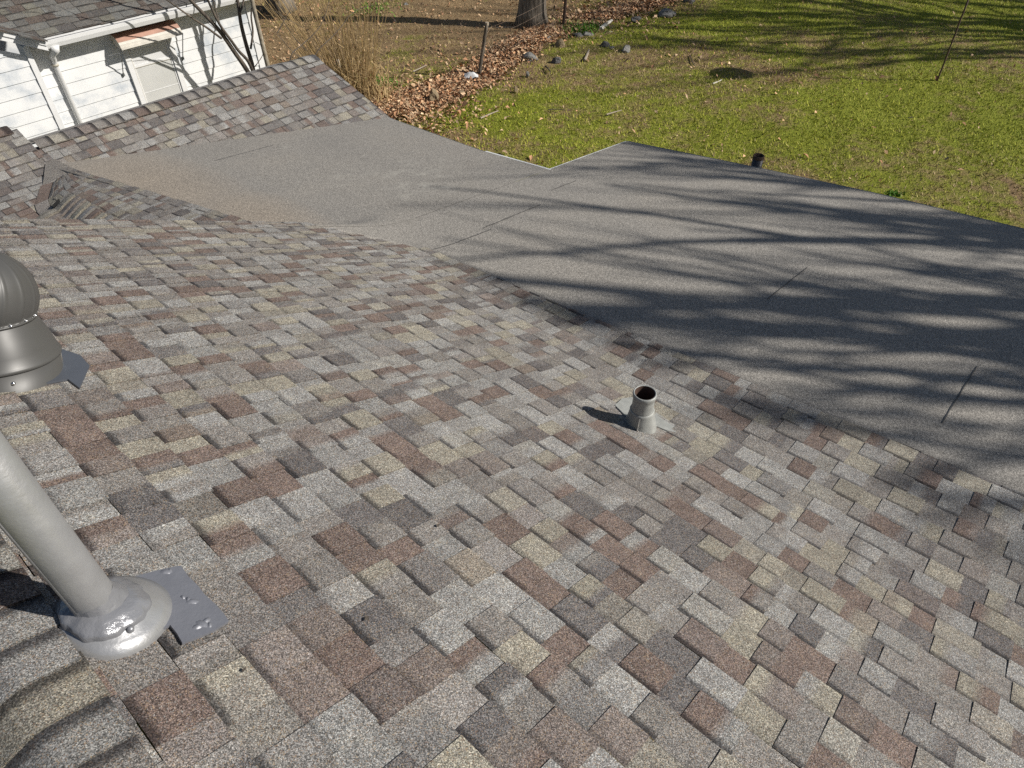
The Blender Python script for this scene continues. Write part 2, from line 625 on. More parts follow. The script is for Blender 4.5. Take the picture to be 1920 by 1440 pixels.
# ------------------------------------------------------------------ roof surfaces (world coordinates)
H0 = 6.2
BA = -0.4462
ZA0 = H0 - 1.6973
TR = -0.25                                     # ridge of the main roof
D_SLOPE, D_Y0, D_Z0 = 0.3122, 7.54, H0 - 3.81  # far wing: z = D_Z0 + D_SLOPE*(y-D_Y0)
D_RY = 9.06                                    # its ridge
C_RY = 9.41                                    # ridge of the taller left piece
C_X = 2.03


def zA(t, s):
    return ZA0 + BA * t


def zF(t, s):
    return H0 - 2.526 - 0.06 * s - 0.12 * t - 0.04 * np.maximum(0, s - 4.5)


def zD(t, s):
    return D_Z0 + D_SLOPE * (s - D_Y0)


def smax(a, b, k):
    h = np.clip(0.5 + 0.5 * (a - b) / k, 0, 1)
    return b * (1 - h) + a * h + k * h * (1 - h)


def zMain(t, s):
    z = smax(zA(t, s), zF(t, s), 0.10)
    return z


def sstep(a, b, x):
    x = np.clip((x - a) / (b - a), 0, 1)
    return x * x * (3 - 2 * x)


def zRoll(t, s):                               # main roof that rolls down at its far rake
    f = zF(t, s)
    return f + (zMain(t, s) - f) * (1 - sstep(4.5, 4.85, s))


def t_end(s):                                  # lower end of the shingles on the main slope
    s = np.asarray(s, dtype=float)
    base = 3.26 + (3.89 - s) * 0.045
    cut = 3.26 - (s - 3.89) / (4.58 - 3.89) * (3.26 - 2.57)
    return np.where(s > 3.89, cut, base)


PAL = [((0.238, 0.236, 0.226), 0.28), ((0.246, 0.230, 0.188), 0.13), ((0.140, 0.106, 0.092), 0.19),
       ((0.112, 0.106, 0.105), 0.13), ((0.186, 0.176, 0.164), 0.27)]


def pick(r):
    u = r.random()
    for c, p in PAL:
        if u < p:
            break
        u -= p
    k = r.uniform(0.86, 1.14)
    # many tabs are blends of two of the colours
    if r.random() < 0.35:
        c2 = PAL[r.randrange(len(PAL))][0]
        q = r.uniform(0.15, 0.45)
        c = tuple(a * (1 - q) + b * q for a, b in zip(c, c2))
    return tuple(x * k for x in c)


def shingles(name, surf, rows, u0f, u1f, parent, seed, endf=None, wid=(0.076, 0.150), vdir=1, hs=1.0, cm=(1, 1, 1), wfun=None):
    """courses of laminated shingles on surf(u along the course, v down the slope)"""
    r = random.Random(seed)
    mb = MB()

    def nrm(u, v):
        e = 0.01
        p = np.array(surf(u, v))
        a = np.array(surf(u + e, v)) - p
        b = np.array(surf(u, v + e)) - p
        n = np.cross(a, b)
        n /= np.linalg.norm(n)
        return n if n[2] > 0 else -n

    for k in range(len(rows) - 1):
        va, vb = rows[k], rows[k + 1]
        vm = (va + vb) / 2
        u, u1 = u0f(vm), u1f(vm)
        u += r.uniform(-0.15, 0)
        tooth = r.random() < 0.5
        base_h = 0.0026 * hs
        while u < u1:
            w_ = r.uniform(*wid) * (wfun(u) if wfun else 1.0)
            ue = min(u + w_, u1)
            if u1 - ue < 0.03:
                ue = u1
            jb = r.uniform(-0.004, 0.004)
            a_, b_ = va, vb + jb
            if endf is not None:
                e0, e1 = float(endf(u)), float(endf(ue))
                if a_ > max(e0, e1):
                    u = ue
                    tooth = not tooth
                    continue
                q = [(u, min(a_, e0)), (ue, min(a_, e1)), (ue, min(b_, e1)), (u, min(b_, e0))]
            else:
                q = [(u, a_), (ue, a_), (ue, b_), (u, b_)]
            hb = base_h + (0.0050 if tooth else 0.0) * hs + r.uniform(0, 0.001) * hs
            ht = 0.0004 * hs + (0.0022 if tooth else 0.0) * hs
            hh = [ht, ht, hb, hb + r.uniform(-0.0006, 0.0006)]
            top = [np.array(surf(a, b)) + nrm(a, b) * h for (a, b), h in zip(q, hh)]
            low = [np.array(surf(a, b)) + nrm(a, b) * (-0.006) for (a, b) in q]
            c = tuple(x * m for x, m in zip(pick(r), cm))
            c_b = tuple(x * m for x, m in zip(pick(r), cm)) if r.random() < 0.34 else c
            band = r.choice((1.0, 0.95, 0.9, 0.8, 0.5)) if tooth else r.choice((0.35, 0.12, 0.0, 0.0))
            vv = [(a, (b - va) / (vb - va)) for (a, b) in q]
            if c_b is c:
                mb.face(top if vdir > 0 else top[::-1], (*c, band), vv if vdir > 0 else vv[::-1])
            else:                               # the colour blend changes part of the way along the tab
                f_ = r.uniform(0.3, 0.7)
                w_f = min(0.14, 0.02 / max(0.03, ue - u))
                ca_, cb_ = (*c, band), (*c_b, band)
                lerp = lambda A_, B_, t_: tuple(x + (y - x) * t_ for x, y in zip(A_, B_))
                cuts = [0.0, max(0.02, f_ - w_f), min(0.98, f_ + w_f), 1.0]
                cc4 = [(ca_, ca_), (ca_, cb_), (cb_, cb_)]
                for i_ in range(3):
                    t0_, t1_ = cuts[i_], cuts[i_ + 1]
                    P4 = [lerp(top[0], top[1], t0_), lerp(top[0], top[1], t1_), lerp(top[3], top[2], t1_), lerp(top[3], top[2], t0_)]
                    U4 = [lerp(vv[0], vv[1], t0_), lerp(vv[0], vv[1], t1_), lerp(vv[3], vv[2], t1_), lerp(vv[3], vv[2], t0_)]
                    a_c, b_c = cc4[i_]
                    C4 = [a_c, b_c, b_c, a_c]
                    if vdir < 0:
                        P4, U4, C4 = P4[::-1], U4[::-1], C4[::-1]
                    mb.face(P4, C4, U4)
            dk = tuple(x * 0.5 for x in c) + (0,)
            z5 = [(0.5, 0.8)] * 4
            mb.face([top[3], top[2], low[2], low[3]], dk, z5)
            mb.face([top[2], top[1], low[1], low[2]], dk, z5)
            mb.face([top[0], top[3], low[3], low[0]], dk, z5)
            u = ue
            tooth = not tooth
    return mb.build(name, M_SH, parent)


house = thing("house", "grey brown shingled house roof with a low granulated flat roof, in the foreground", "house", (3.0, 3.0, 0))

# main slope
EXP = 0.143 * math.cos(math.atan(0.4462))
rowsA = [TR + 0.02 + EXP * k for k in range(0, 30)]
rowsA = [v for v in rowsA if v < 3.75]
shingles("roof_slope", lambda u, v: (v, u, float(zMain(v, u))), rowsA, lambda v: -1.9,
         lambda v: 4.56 if v < 2.57 else 4.56 - (v - 2.57), house, 11, endf=t_end,
         wfun=lambda u: float(np.interp(u, [0.8, 1.8, 2.6, 3.4, 4.5], [1.14, 1.0, 0.80, 0.62, 0.52])))
# hidden back slope
rowsK = [EXP * k for k in range(0, 24)]
shingles("back_slope", lambda u, v: (TR - v, u, float(zA(TR, u)) + BA * v), rowsK, lambda v: -1.9, lambda v: 4.56, house, 12, vdir=-1)


def caps(name, along, prof, s0, s1, step, parent, seed, halfw=0.16, hi=0.018, lo=0.007, vis=-1, colmul=1.0, nseg=12, bandw=0.95):
    """overlapping cap shingles. along(s, q) -> 3D point for q in -1..1 across the ridge"""
    r = random.Random(seed)
    mb = MB()
    s = s0
    while s < s1:
        c = tuple(x * colmul for x in pick(r))
        sl = s + step * 1.25
        qs = [-1 + 2 * i / nseg for i in range(nseg + 1)]
        tilt = r.uniform(-0.004, 0.004)
        hw = halfw * r.uniform(0.96, 1.04)
        A = [Vector(along(s + tilt * q, q * hw)) + Vector((0, 0, hi)) for q in qs]
        B = [Vector(along(sl, q * hw)) + Vector((0, 0, lo)) for q in qs]
        A0 = [Vector(along(s + tilt * q, q * hw)) + Vector((0, 0, lo - 0.004)) for q in qs]
        for i in range(nseg):
            mb.face([A[i], A[i + 1], B[i + 1], B[i]], (*c, bandw), [(s, 0.62), (s, 0.62), (s, -0.15), (s, -0.15)])
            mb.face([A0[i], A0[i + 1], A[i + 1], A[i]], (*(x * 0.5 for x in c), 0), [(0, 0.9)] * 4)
        for e in (0, nseg):
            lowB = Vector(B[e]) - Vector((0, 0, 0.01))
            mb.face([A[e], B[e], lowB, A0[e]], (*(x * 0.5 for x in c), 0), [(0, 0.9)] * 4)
        s += step
    return mb.build(name, M_SH, parent)


def ridge_prof(q):                              # rounded ridge profile drop for offset q
    return -0.4462 * (math.sqrt(q * q + 0.035 ** 2) - 0.035)


caps("ridge_cap", lambda s, q: (TR + q, s, ZA0 + BA * TR + ridge_prof(q) + 0.006), None, -1.4, 4.5, 0.128, house, 21, halfw=0.142, colmul=0.78)

# gable wall under the far rake of the main slope
mb = MB()
tt = np.linspace(-3.0, 2.75, 24)
for a, b in zip(tt[:-1], tt[1:]):
    za = float(zA(a, 0)) if a > TR else float(zA(TR, 0) + BA * (TR - a))
    zb = float(zA(b, 0)) if b > TR else float(zA(TR, 0) + BA * (TR - b))
    mb.face([(a, 4.545, 2.4), (b, 4.545, 2.4), (b, 4.545, zb - 0.012), (a, 4.545, za - 0.012)])
mb.build("gable_wall", M_WHITE, house)

# far wing: one slope facing the camera, taller piece on the left, its ridge caps and back slope
EXD = 0.143 * math.cos(math.atan(D_SLOPE))


def d_end(u):
    return 1e9


D_T1 = 5.90
rowsD = [D_RY - 0.06 - EXD * k for k in range(0, 16)]


def d_low(t):                                   # y where the wing slope meets the flat roof
    lo, hi = 6.0, 9.0
    for _ in range(30):
        mid = (lo + hi) / 2
        if zD(t, mid) > zF(t, mid):
            hi = mid
        else:
            lo = mid
    return hi


DL = {round(t, 2): d_low(t) for t in np.arange(-1.5, 6.5, 0.05)}


def d_lowf(t):
    return DL[min(max(round(round(t / 0.05) * 0.05, 2), -1.5), 6.4)]


def d_surf(u, v):                               # v runs down: v = D_RY - y
    return (u, D_RY - v, float(zD(u, D_RY - v)))


shingles("wing_roof_slope", d_surf, [D_RY - y for y in rowsD], lambda v: C_X - 0.0, lambda v: D_T1, house, 13,
         endf=lambda u: D_RY - d_lowf(u) + 0.03, wid=(0.08, 0.19), vdir=-1, hs=1.3)
rowsC = [C_RY - 0.05 - EXD * k for k in range(0, 26)]
def zC(s):
    return float(zD(0, s)) if s > 8.6 else float(zD(0, 8.6)) - 0.06 * (8.6 - s)


def c_surf(u, v):
    return (u, D_RY - v, zC(D_RY - v))


shingles("upper_roof_slope", c_surf, [D_RY - y for y in rowsC], lambda v: -2.2, lambda v: C_X, house, 14, wid=(0.08, 0.19), vdir=-1, hs=1.3)


def d_ridge(ry):
    rz = D_Z0 + D_SLOPE * (ry - D_Y0)
    return lambda s, q: (s, ry - q, rz + D_SLOPE / 0.4462 * ridge_prof(q) + 0.014)


caps("wing_ridge_cap", d_ridge(D_RY), None, C_X + 0.03, D_T1 - 0.05, 0.165, house, 22, halfw=0.135, hi=0.013, lo=0.006)
caps("upper_ridge_cap", d_ridge(C_RY), None, -2.2, C_X - 0.12, 0.165, house, 23, halfw=0.135, hi=0.013, lo=0.006)
mb = MB()
for (x0, x1, ry) in ((-2.2, C_X, C_RY), (C_X + 0.002, D_T1, D_RY)):
    rz = float(zD(0, ry))
    mb.face([(x0, ry, rz - 0.004), (x1, ry, rz - 0.004), (x1, ry + 1.2, rz - 1.2 * D_SLOPE), (x0, ry + 1.2, rz - 1.2 * D_SLOPE)], (0.26, 0.25, 0.235, 0), [(0.5, 0.5)] * 4)
mb.build("wing_back_slope", M_SH, house)
mb = MB()
# rake ends: wing's right end and the little rake of the taller piece
e = D_T1 + 0.004
mb.face([(e, 7.56, zD(0, 7.56) + 0.006), (e, D_RY, zD(0, D_RY) + 0.006), (e, D_RY, zD(0, D_RY) - 0.15), (e, 7.56, zD(0, 7.56) - 0.15)])
mb.face([(e, D_RY, zD(0, D_RY) + 0.006), (e, D_RY + 1.2, zD(0, D_RY) - 1.2 * D_SLOPE), (e, D_RY + 1.2, zD(0, D_RY) - 1.2 * D_SLOPE - 0.15), (e, D_RY, zD(0, D_RY) - 0.15)])
mb.build("rake_board", M_DARKEDGE, house)

# low saddle roof beyond the far rake: ridge on the left falls gently to the flat roof
HB = [(2.66, 4.62), (2.60, 5.20), (2.57, 5.65), (2.35, 6.98), (2.24, 7.60), (2.18, 7.95), (2.09, 8.60)]
hinge = [(x, y, float(zF(x, y)) + 0.01) for x, y in HB]
ridgeB = [(1.42, 4.62, 2.92), (1.45, 5.2, 2.90), (1.50, 5.9, 2.80), (1.62, 7.45, 2.705), (1.644, 7.90, 2.70), (2.06, 8.58, 2.735)]
yk = [4.62, 5.2, 5.8, 7.4, 7.89, 8.52]
hk = [4.62, 5.2, 5.65, 6.98, 7.60, 7.95, 8.54]


def interp3(ks, pts, k):
    return np.array([np.interp(k, ks, [p[i] for p in pts]) for i in range(3)])


def b_surf(u, v):                               # u: along 4.62..8.36, v: 0 ridge .. 1 hinge
    a = interp3(yk, ridgeB, u)
    b = interp3(hk, hinge, u)
    p = a + (b - a) * v
    p = p + np.array([0, 0, 0.10 * math.sin(math.pi * min(max(v, 0), 1)) * (1.2 - v) * np.interp(u, [7.2, 8.2], [1, 0.15])])
    return tuple(p)


rowsB = [0.02 + k * 0.122 for k in range(0, 9)]
shingles("saddle_roof", b_surf, rowsB, lambda v: 4.65, lambda v: 8.24, house, 15, wid=(0.08, 0.18), hs=1.2,
         endf=lambda u: 1.02)


def b_ridge(s, q):
    u = s
    a = np.array(b_surf(u, 0.0))
    if q > 0:
        b = np.array(b_surf(u, min(1.0, q / 0.75)))
        return tuple(b + np.array([0, 0, 0.040]))
    f = min(1.0, abs(q) / 0.26)
    x_, y_ = a[0] + q * 0.95, a[1] - 0.10 * q
    return (x_, y_, (a[2] + 0.045) * (1 - f) + (zC(y_) + 0.012) * f + 0.02 * math.sin(math.pi * f))


caps("saddle_ridge_cap", b_ridge, None, 5.3, 7.50, 0.125, house, 24, halfw=0.24, hi=0.042, lo=0.012, nseg=12, bandw=0.45, colmul=1.5)
mb = MB()                                       # upturned edge where the saddle meets the wing slope
us = list(np.linspace(5.3, 8.26, 20))
rk = random.Random(77)
for ua, ub in zip(us[:-1], us[1:]):
    p_, q_ = np.array(b_surf(ua, 0.02)), np.array(b_surf(ub, 0.02))
    c_ = pick(rk)
    p2_ = np.array([p_[0] - 0.13, p_[1] + 0.02, zC(p_[1] + 0.02) + 0.012])
    q2_ = np.array([q_[0] - 0.13, q_[1] + 0.02, zC(q_[1] + 0.02) + 0.012])
    mb.face([p_ + (0, 0, 0.008), q_ + (0, 0, 0.008), q2_, p2_], (*c_, 0), [(0, 0.6)] * 4)
p0_, p1_ = np.array(b_surf(8.24, 0.0)), np.array(b_surf(8.24, 1.0))
mb.face([p0_ + (0, 0, .006), p1_ + (0, 0, .006), (2.10, 8.72, zC(8.72) + 0.02), (1.99, 8.70, zC(8.70) + 0.015), (p0_[0] - 0.1, p0_[1] + 0.02, zC(p0_[1]) + 0.012)], (0.19, 0.18, 0.165, 0), [(0, 0.6)] * 5)
mb.build("saddle_edge", M_SH, house)
mb = MB()                                       # black face painted as the shade under the lifted end of the saddle ridge
e0, e1 = Vector(b_ridge(7.63, 0.02)), Vector(b_ridge(7.63, 0.12))
mb.face([e0 + Vector((0, 0.03, -0.05)), e1 + Vector((0, 0.03, -0.03)), e1 + Vector((0, 0.03, 0.012)), e0 + Vector((0, 0.03, 0.012))])
mb.build("ridge_opening_shade", M_GAP, house)

# flat membrane roof
mb = MB()


def grid(svals, lowf, highf, n, zf):
    pts = []
    for s in svals:
        a, b = lowf(s), highf(s)
        pts.append([(a - 0.002, s, 0)] + [(a + (b - a) * (i / (n - 1)), s, 0) for i in range(n)])
    vs = [(x, y, float(zf(x, y)) - (0.012 if i_ == 0 else 0.0)) for row in pts for i_, (x, y, _) in enumerate(row)]
    fs = []
    for i in range(len(svals) - 1):
        for k in range(n):
            q = i * (n + 1) + k
            fs.append((q, q + 1, q + n + 2, q + n + 1))
    mb.mesh(vs, fs)


def eaveR(s):
    return float(np.interp(s, [-3, 0.29, 1.6, 2.89, 4.47], [7.62, 7.54, 7.48, 7.32, 7.06]))


def eaveL(s):
    return float(np.interp(s, [4.47, 5.53, 7.38, 7.6], [5.56, 5.59, 5.85, 5.90]))


def lowR(s):
    return float(t_end(s)) - 0.03


def lowL(s):
    if s < 4.58:
        return 2.50
    return float(np.interp(s, [4.58, 4.62, 5.2, 5.65, 6.98, 7.85, 8.6, 9], [2.45, 2.45, 2.5, 2.5, 2.3, 2.13, 2.0, 2.0]))


def zMem(t, s):
    return zRoll(t, s) + 0.001 + 0.0 * (1 - sstep(0.0, 0.16, t - (float(t_end(s)) - 0.04)))


def zMemL(t, s):
    return zRoll(t, s) + 0.003


def eaveLW(s):
    return eaveL(s) if s <= 7.56 else 5.87


ss = list(np.linspace(-3, 4.0, 34)) + list(np.linspace(4.06, 4.47, 9))
grid(ss, lowR, eaveR, 44, zMem)
ss = list(np.linspace(4.47, 5.0, 16)) + list(np.linspace(5.1, 7.5, 26)) + list(np.linspace(7.56, 8.7, 8))
grid(ss, lowL, eaveLW, 44, zMemL)
mem = mb.build("flat_roof_membrane", M_MEM, house, smooth=True)

# seams of the membrane
def seam(y, x0, x1, jog=0.0, wdt=0.007):
    mb = MB()
    n = 14
    r = random.Random(int(y * 100 + x0 * 10))
    P0 = []
    for i in range(n + 1):
        x = x0 + (x1 - x0) * i / n
        yy = y + jog * i / n + r.uniform(-0.0015, 0.0015)
        P0.append((x, yy, float(zMem(x, yy)) + 0.0025))
    for a, b in zip(P0[:-1], P0[1:]):
        mb.bar(a, b, 0.7 * wdt * r.uniform(0.6, 1.2), 0.004)
    mb.build("membrane_seam", M_SEAM, house)


seam(3.84, 3.26, 3.95, -0.03, 0.010)
seam(3.88, 3.92, 4.72, 0.0, 0.010)
seam(1.45, 4.5, 5.25, 0.0, 0.008)
seam(0.03, 3.80, 4.62, 0.0, 0.010)
seam(7.46, 3.30, 4.1, 0.06, 0.012)
seam(4.05, 5.1, 5.5, 0.0, 0.008)

# membrane edges: dark turned-down drip edge, a white strip shows at the left eave
def edge_strip(name, pts, mat, h=0.06, out=0.012, lift=0.0):
    mb = MB()
    for a, b in zip(pts[:-1], pts[1:]):
        a, b = np.array(a), np.array(b)
        d = b - a
        o = np.array([d[1], -d[0], 0])
        o = o / np.linalg.norm(o) * out
        u = np.array([0, 0, lift])
        dn = np.array([0, 0, -h])
        mb.face([a + u, b + u, b + u + o, a + u + o])
        mb.face([a + u + o, b + u + o, b + o + dn, a + o + dn])
    return mb.build(name, mat, house)


def emb(x, y, dz=0.0):
    return (x, y, float(zMem(x, y)) + dz)


ptsR = [emb(eaveR(s), s) for s in np.linspace(-3, 4.47, 30)]
edge_strip("drip_edge", ptsR[::1], M_DARKEDGE, 0.09, 0.02)
ptsN = [emb(x, 4.472) for x in np.linspace(5.56, 7.06, 10)]
edge_strip("drip_edge", ptsN[::-1], M_DRIP, 0.07, 0.012)
ptsL = [emb(eaveL(s), s) for s in np.linspace(4.47, 7.5, 22)]
edge_strip("drip_edge", [emb(eaveL(s), s) for s in np.linspace(4.45, 5.45, 10)], M_DRIP, 0.08, 0.022, 0.004)
edge_strip("drip_edge", [emb(eaveL(s), s) for s in np.linspace(5.45, 7.5, 14)], M_DARKEDGE, 0.08, 0.014)

# walls under the eaves (clear of the roof sheets)
def wall_line(pts):
    mb = MB()
    for a, b in zip(pts[:-1], pts[1:]):
        mb.face([(a[0], a[1], -0.1), (b[0], b[1], -0.1), (b[0], b[1], b[2]), (a[0], a[1], a[2])])
    return mb.build("house_wall", M_WHITE, house)


def zw(x, y):
    return float(zF(x, y)) - 0.12


wall_line([(7.1, -2.9, zw(7.1, -2.9)), (7.1, 4.2, zw(7.1, 4.2))])
wall_line([(7.1, 4.2, zw(7.1, 4.2)), (5.3, 4.2, zw(5.3, 4.2))])
wall_line([(5.3, 4.2, zw(5.3, 4.2)), (5.3, 7.5, zw(5.3, 7.5)), (5.6, 7.56, zw(5.6, 7.56) + 0.0)])
wall_line([(5.6, 7.56, 2.2), (5.6, 10.1, 2.2)])
wall_line([(5.6, 10.1, 2.2), (-2.0, 10.1, 2.2)])
wall_line([(-2.0, 10.1, 2.2), (-2.0, -1.8, 2.9)])
wall_line([(-2.0, -1.8, 2.9), (3.2, -2.6, 2.9), (7.1, -2.9, 2.4)])

# ------------------------------------------------------------------ roof vents and pipes
def zroof(t, s):
    return float(zMain(t, s))


nA = Vector((0.4462, 0, 1)).normalized()

# turbine vent: its axis stands square to the slope
tp0 = Vector(on_plane(-2, 690, 0, BA, ZA0))
tv = thing("turbine_vent", "large grey domed turbine vent with ribbed top standing at the left edge of the roof", "roof vent", tp0)
TA = Vector((0.28, 0.14, 0.913)).normalized()
TX = (Vector((1, 0, 0)) - TA * TA.x).normalized()
TY = TA.cross(TX)


def tpt(a, r_, h_):
    return tp0 + TA * h_ + (TX * math.cos(a) + TY * math.sin(a)) * r_


mb = MB()
R1 = 0.206
mb.lathe([(R1, -0.12), (R1, 0.052), (R1 - 0.004, 0.052), (R1 - 0.004, -0.12)], tp0, 72, axis=TA)
mb.build("base_collar", M_VENT, tv, smooth=True)
mb = MB()
mb.lathe([(R1 + 0.002, 0.045), (R1 + 0.008, 0.048), (R1 + 0.009, 0.056), (R1 + 0.005, 0.062), (0.207, 0.068), (0.196, 0.100), (0.178, 0.150), (0.160, 0.185), (0.150, 0.210)], tp0, 72, axis=TA)
mb.build("cone_skirt", M_VENT, tv, smooth=True)
nf = 16
HC, RD = 0.290, 0.174
prof = []
for i in range(25):
    a = -0.50 + (math.pi / 2 + 0.50) * i / 24
    prof.append((max(0.001, RD * math.cos(a)), HC + RD * math.sin(a)))
r0_, h0_ = prof[0]
prof = [(r0_ - 0.012, h0_ - 0.004), (r0_ + 0.006, h0_ - 0.006), (r0_ + 0.007, h0_ + 0.004)] + prof
n = nf * 10
vs, fs = [], []
for j, (r_, h_) in enumerate(prof):
    for k in range(n):
        ph = (k % 10) / 10
        tw = (h_ - 0.18) * 1.5
        lip = 1.0 + (0.028 if k % 10 == 0 else (0.010 if k % 10 == 9 else 0.0)) * (1 if j > 2 else 0.1)
        vs.append(tpt(2 * math.pi * k / n + tw, r_ * lip, h_))
for j in range(len(prof) - 1):
    for k in range(n):
        fs.append((j * n + k, j * n + (k + 1) % n, (j + 1) * n + (k + 1) % n, (j + 1) * n + k))
mb = MB()
mb.mesh(vs, fs)
mb.build("ribbed_dome", M_VENT, tv, smooth=True)
mb = MB()
mb.lathe([(0.0, HC + RD + 0.012), (0.05, HC + RD + 0.008), (0.056, HC + RD - 0.006), (0.05, HC + RD - 0.014)], tp0, 32, axis=TA)
mb.build("top_cap", M_VENT, tv, smooth=True)
for k in range(nf):
    a = 2 * math.pi * (k + 0.6) / nf
    p = tpt(a, r0_ + 0.006, h0_ + 0.004)
    if (p - tpt(a, 0, h0_)).dot(Vector(CF)) > 0.05:
        continue
    m2 = MB()
    m2.lathe([(0.0065, -0.002), (0.006, 0.002), (0.004, 0.005), (0.0, 0.006)], p, 10, axis=(TX * math.cos(a) + TY * math.sin(a)))
    m2.build("rivet", M_RIVET, tv, smooth=True)
for px_, a, hh in ((0, -0.62, 0.17), (0, -1.6, 0.012), (0, -2.3, 0.02)):
    rad_ = 0.152 if hh > 0.1 else R1
    p = tpt(a, rad_, hh)
    m2 = MB()
    m2.lathe([(0.008, 0.0), (0.007, 0.004), (0.003, 0.007), (0.0, 0.007)], p, 8, axis=(TX * math.cos(a) + TY * math.sin(a)))
    m2.build("screw", M_RIVET, tv, smooth=True)
mb = MB()
mb.bar(tpt(-0.28, R1 + 0.001, -0.1), tpt(-0.28, R1 + 0.001, 0.045), 0.004, 0.004)
mb.build("collar_seam", M_RIVET, tv)


def on_roof(px, py, lift=0.0):
    p = on_plane(px, py, 0, BA, ZA0)
    return Vector(p) + nA * lift


def plate(name, px, mat, parent, lift=0.009, thick=0.003):
    mb = MB()
    top = [on_roof(x, y, lift) for x, y in px]
    bot = [on_roof(x, y, lift - thick - 0.005) for x, y in px]
    mb.face(top)
    for i in range(len(top)):
        k = (i + 1) % len(top)
        mb.face([top[i], bot[i], bot[k], top[k]])
    return mb.build(name, mat, parent)


plate("flashing_plate", [(60, 640), (114, 659), (150, 671), (168, 691), (149, 733), (127, 716), (60, 728), (0, 736), (0, 690)], M_VENTFLASH, tv, 0.0135)
# shingle pieces lapped over the lower part of the flashing are part of the roof courses

# foreground exhaust pipe
pb = Vector((-0.023, 1.412, zroof(-0.023, 1.412)))
ep = thing("exhaust_pipe", "tall grey exhaust pipe set in sealant on a square flashing, lower left of the roof", "pipe", pb)
PR = 0.0515
mb = MB()
mb.lathe([(PR, -0.03), (PR, 1.35), (PR - 0.004, 1.35), (PR - 0.004, 0.9)], pb, 48)
mb.build("pipe_shaft", M_GREYPAINT, ep, smooth=True)
mb = MB()
mb.tube([pb + Vector((-PR * 0.93, -PR * 0.40, 0.05)), pb + Vector((-PR * 0.93, -PR * 0.40, 1.34))], 0.0035, 6)
mb.build("pipe_seam", M_GREYPAINT, ep, smooth=True)
mb = MB()
ax = Vector((0.20, 0, 1)).normalized()


def cone_r(a, h):
    return 1 + 0.12 * math.cos(a) + 0.02 * math.sin(3 * a + 1)


mb.lathe([(0.140, -0.024), (0.137, -0.006), (0.116, 0.008), (0.093, 0.020), (0.074, 0.038), (0.055, 0.046)], pb + Vector((0.004, -0.010, 0.025)), 56, axis=nA, rfun=cone_r)
mb.build("flashing_cone", M_GREYPAINT, ep, smooth=True)
mb = MB()
rg = random.Random(5)
ph = [rg.uniform(0, 6.28) for _ in range(6)]


def lump(a, h):
    return 1 + 0.035 * math.sin(4 * a + ph[0]) + 0.022 * math.sin(9 * a + ph[1] + h * 60) + 0.012 * math.sin(17 * a + ph[2])


mb.lathe([(0.100, 0.002), (0.101, 0.018), (0.096, 0.025), (0.088, 0.028), (0.079, 0.036), (0.068, 0.041), (0.058, 0.044), (0.046, 0.046)], pb + Vector((0.003, -0.010, 0.036)), 80, axis=(0.40, 0, 1), rfun=lump)
mb.lathe([(0.074, 0.050), (0.064, 0.075), (0.057, 0.092), (0.0535, 0.104), (0.0512, 0.114)], pb, 72, rfun=lambda a, h: 1 + 0.018 * math.sin(5 * a + 40 * h) + 0.012 * math.sin(11 * a))
mb.build("sealant_ring", M_SEALANT, ep, smooth=True)
mb = MB()
for px, py in ((265, 1137), (200, 1212), (243, 1205), (165, 1200)):
    q = on_roof(px, py, 0.0)
    p = Vector((q.x, q.y, q.z)) + nA * 0.048
    mb.lathe([(0.009, -0.006), (0.009, 0.002), (0.006, 0.006), (0.0, 0.0075)], p, 10, axis=nA)
    mb.build("bolt_head", M_SEALANT, ep, smooth=True)
    mb = MB()
mb = MB()
# sealed square plate with brushed-over ragged edges
pc = [(222, 1100), (255, 1088), (300, 1076), (338, 1068), (352, 1088), (372, 1108), (382, 1122), (402, 1140), (418, 1158), (428, 1172), (400, 1190), (370, 1203), (341, 1214), (331, 1196), (318, 1180), (280, 1200), (220, 1190), (205, 1150)]
plate("flashing_plate", pc, M_PLATE, ep, 0.0165)
for (px, py, r_) in ((311, 1080, 0.010), (318, 1078, 0.006), (378, 1178, 0.011), (386, 1172, 0.008), (370, 1183, 0.009), (392, 1180, 0.006), (360, 1136, 0.010), (352, 1132, 0.006), (342, 1128, .005)):
    mb = MB()
    p = on_roof(px, py, 0.0165)
    mb.lathe([(r_ * 1.5, -0.001), (r_, 0.0022), (r_ * 0.5, 0.0045), (0.0, 0.005)], p, 9, axis=nA, rfun=lambda a, h: 1 + 0.3 * math.sin(2 * a + r_ * 900))
    mb.build("sealant_dab", M_PLATE, ep, smooth=True)

# vent pipe in the middle of the slope
vp = Vector((2.425, 1.255, zroof(2.425, 1.255)))
vent = thing("vent_pipe", "short open grey vent pipe with a flared base in the middle of the shingle slope", "pipe", vp)
mb = MB()
mb.lathe([(0.0595, 0.10), (0.0580, 0.150), (0.0575, 0.205), (0.0600, 0.222), (0.0625, 0.228), (0.0635, 0.243), (0.0615, 0.252), (0.0565, 0.254), (0.0525, 0.250)], vp, 48)
mb.build("pipe_shaft", M_BOOT, vent, smooth=True)
mb = MB()
mb.lathe([(0.0525, 0.252), (0.0515, 0.20), (0.0515, 0.02), (0.0, 0.0)], vp, 36)
mb.build("pipe_bore", M_RUST, vent, smooth=True)
mb = MB()


def boot_r(a, h):
    return 1 + (0.10 * math.cos(a) + 0.012 * math.sin(7 * a)) * max(0, 1 - h / 0.12)


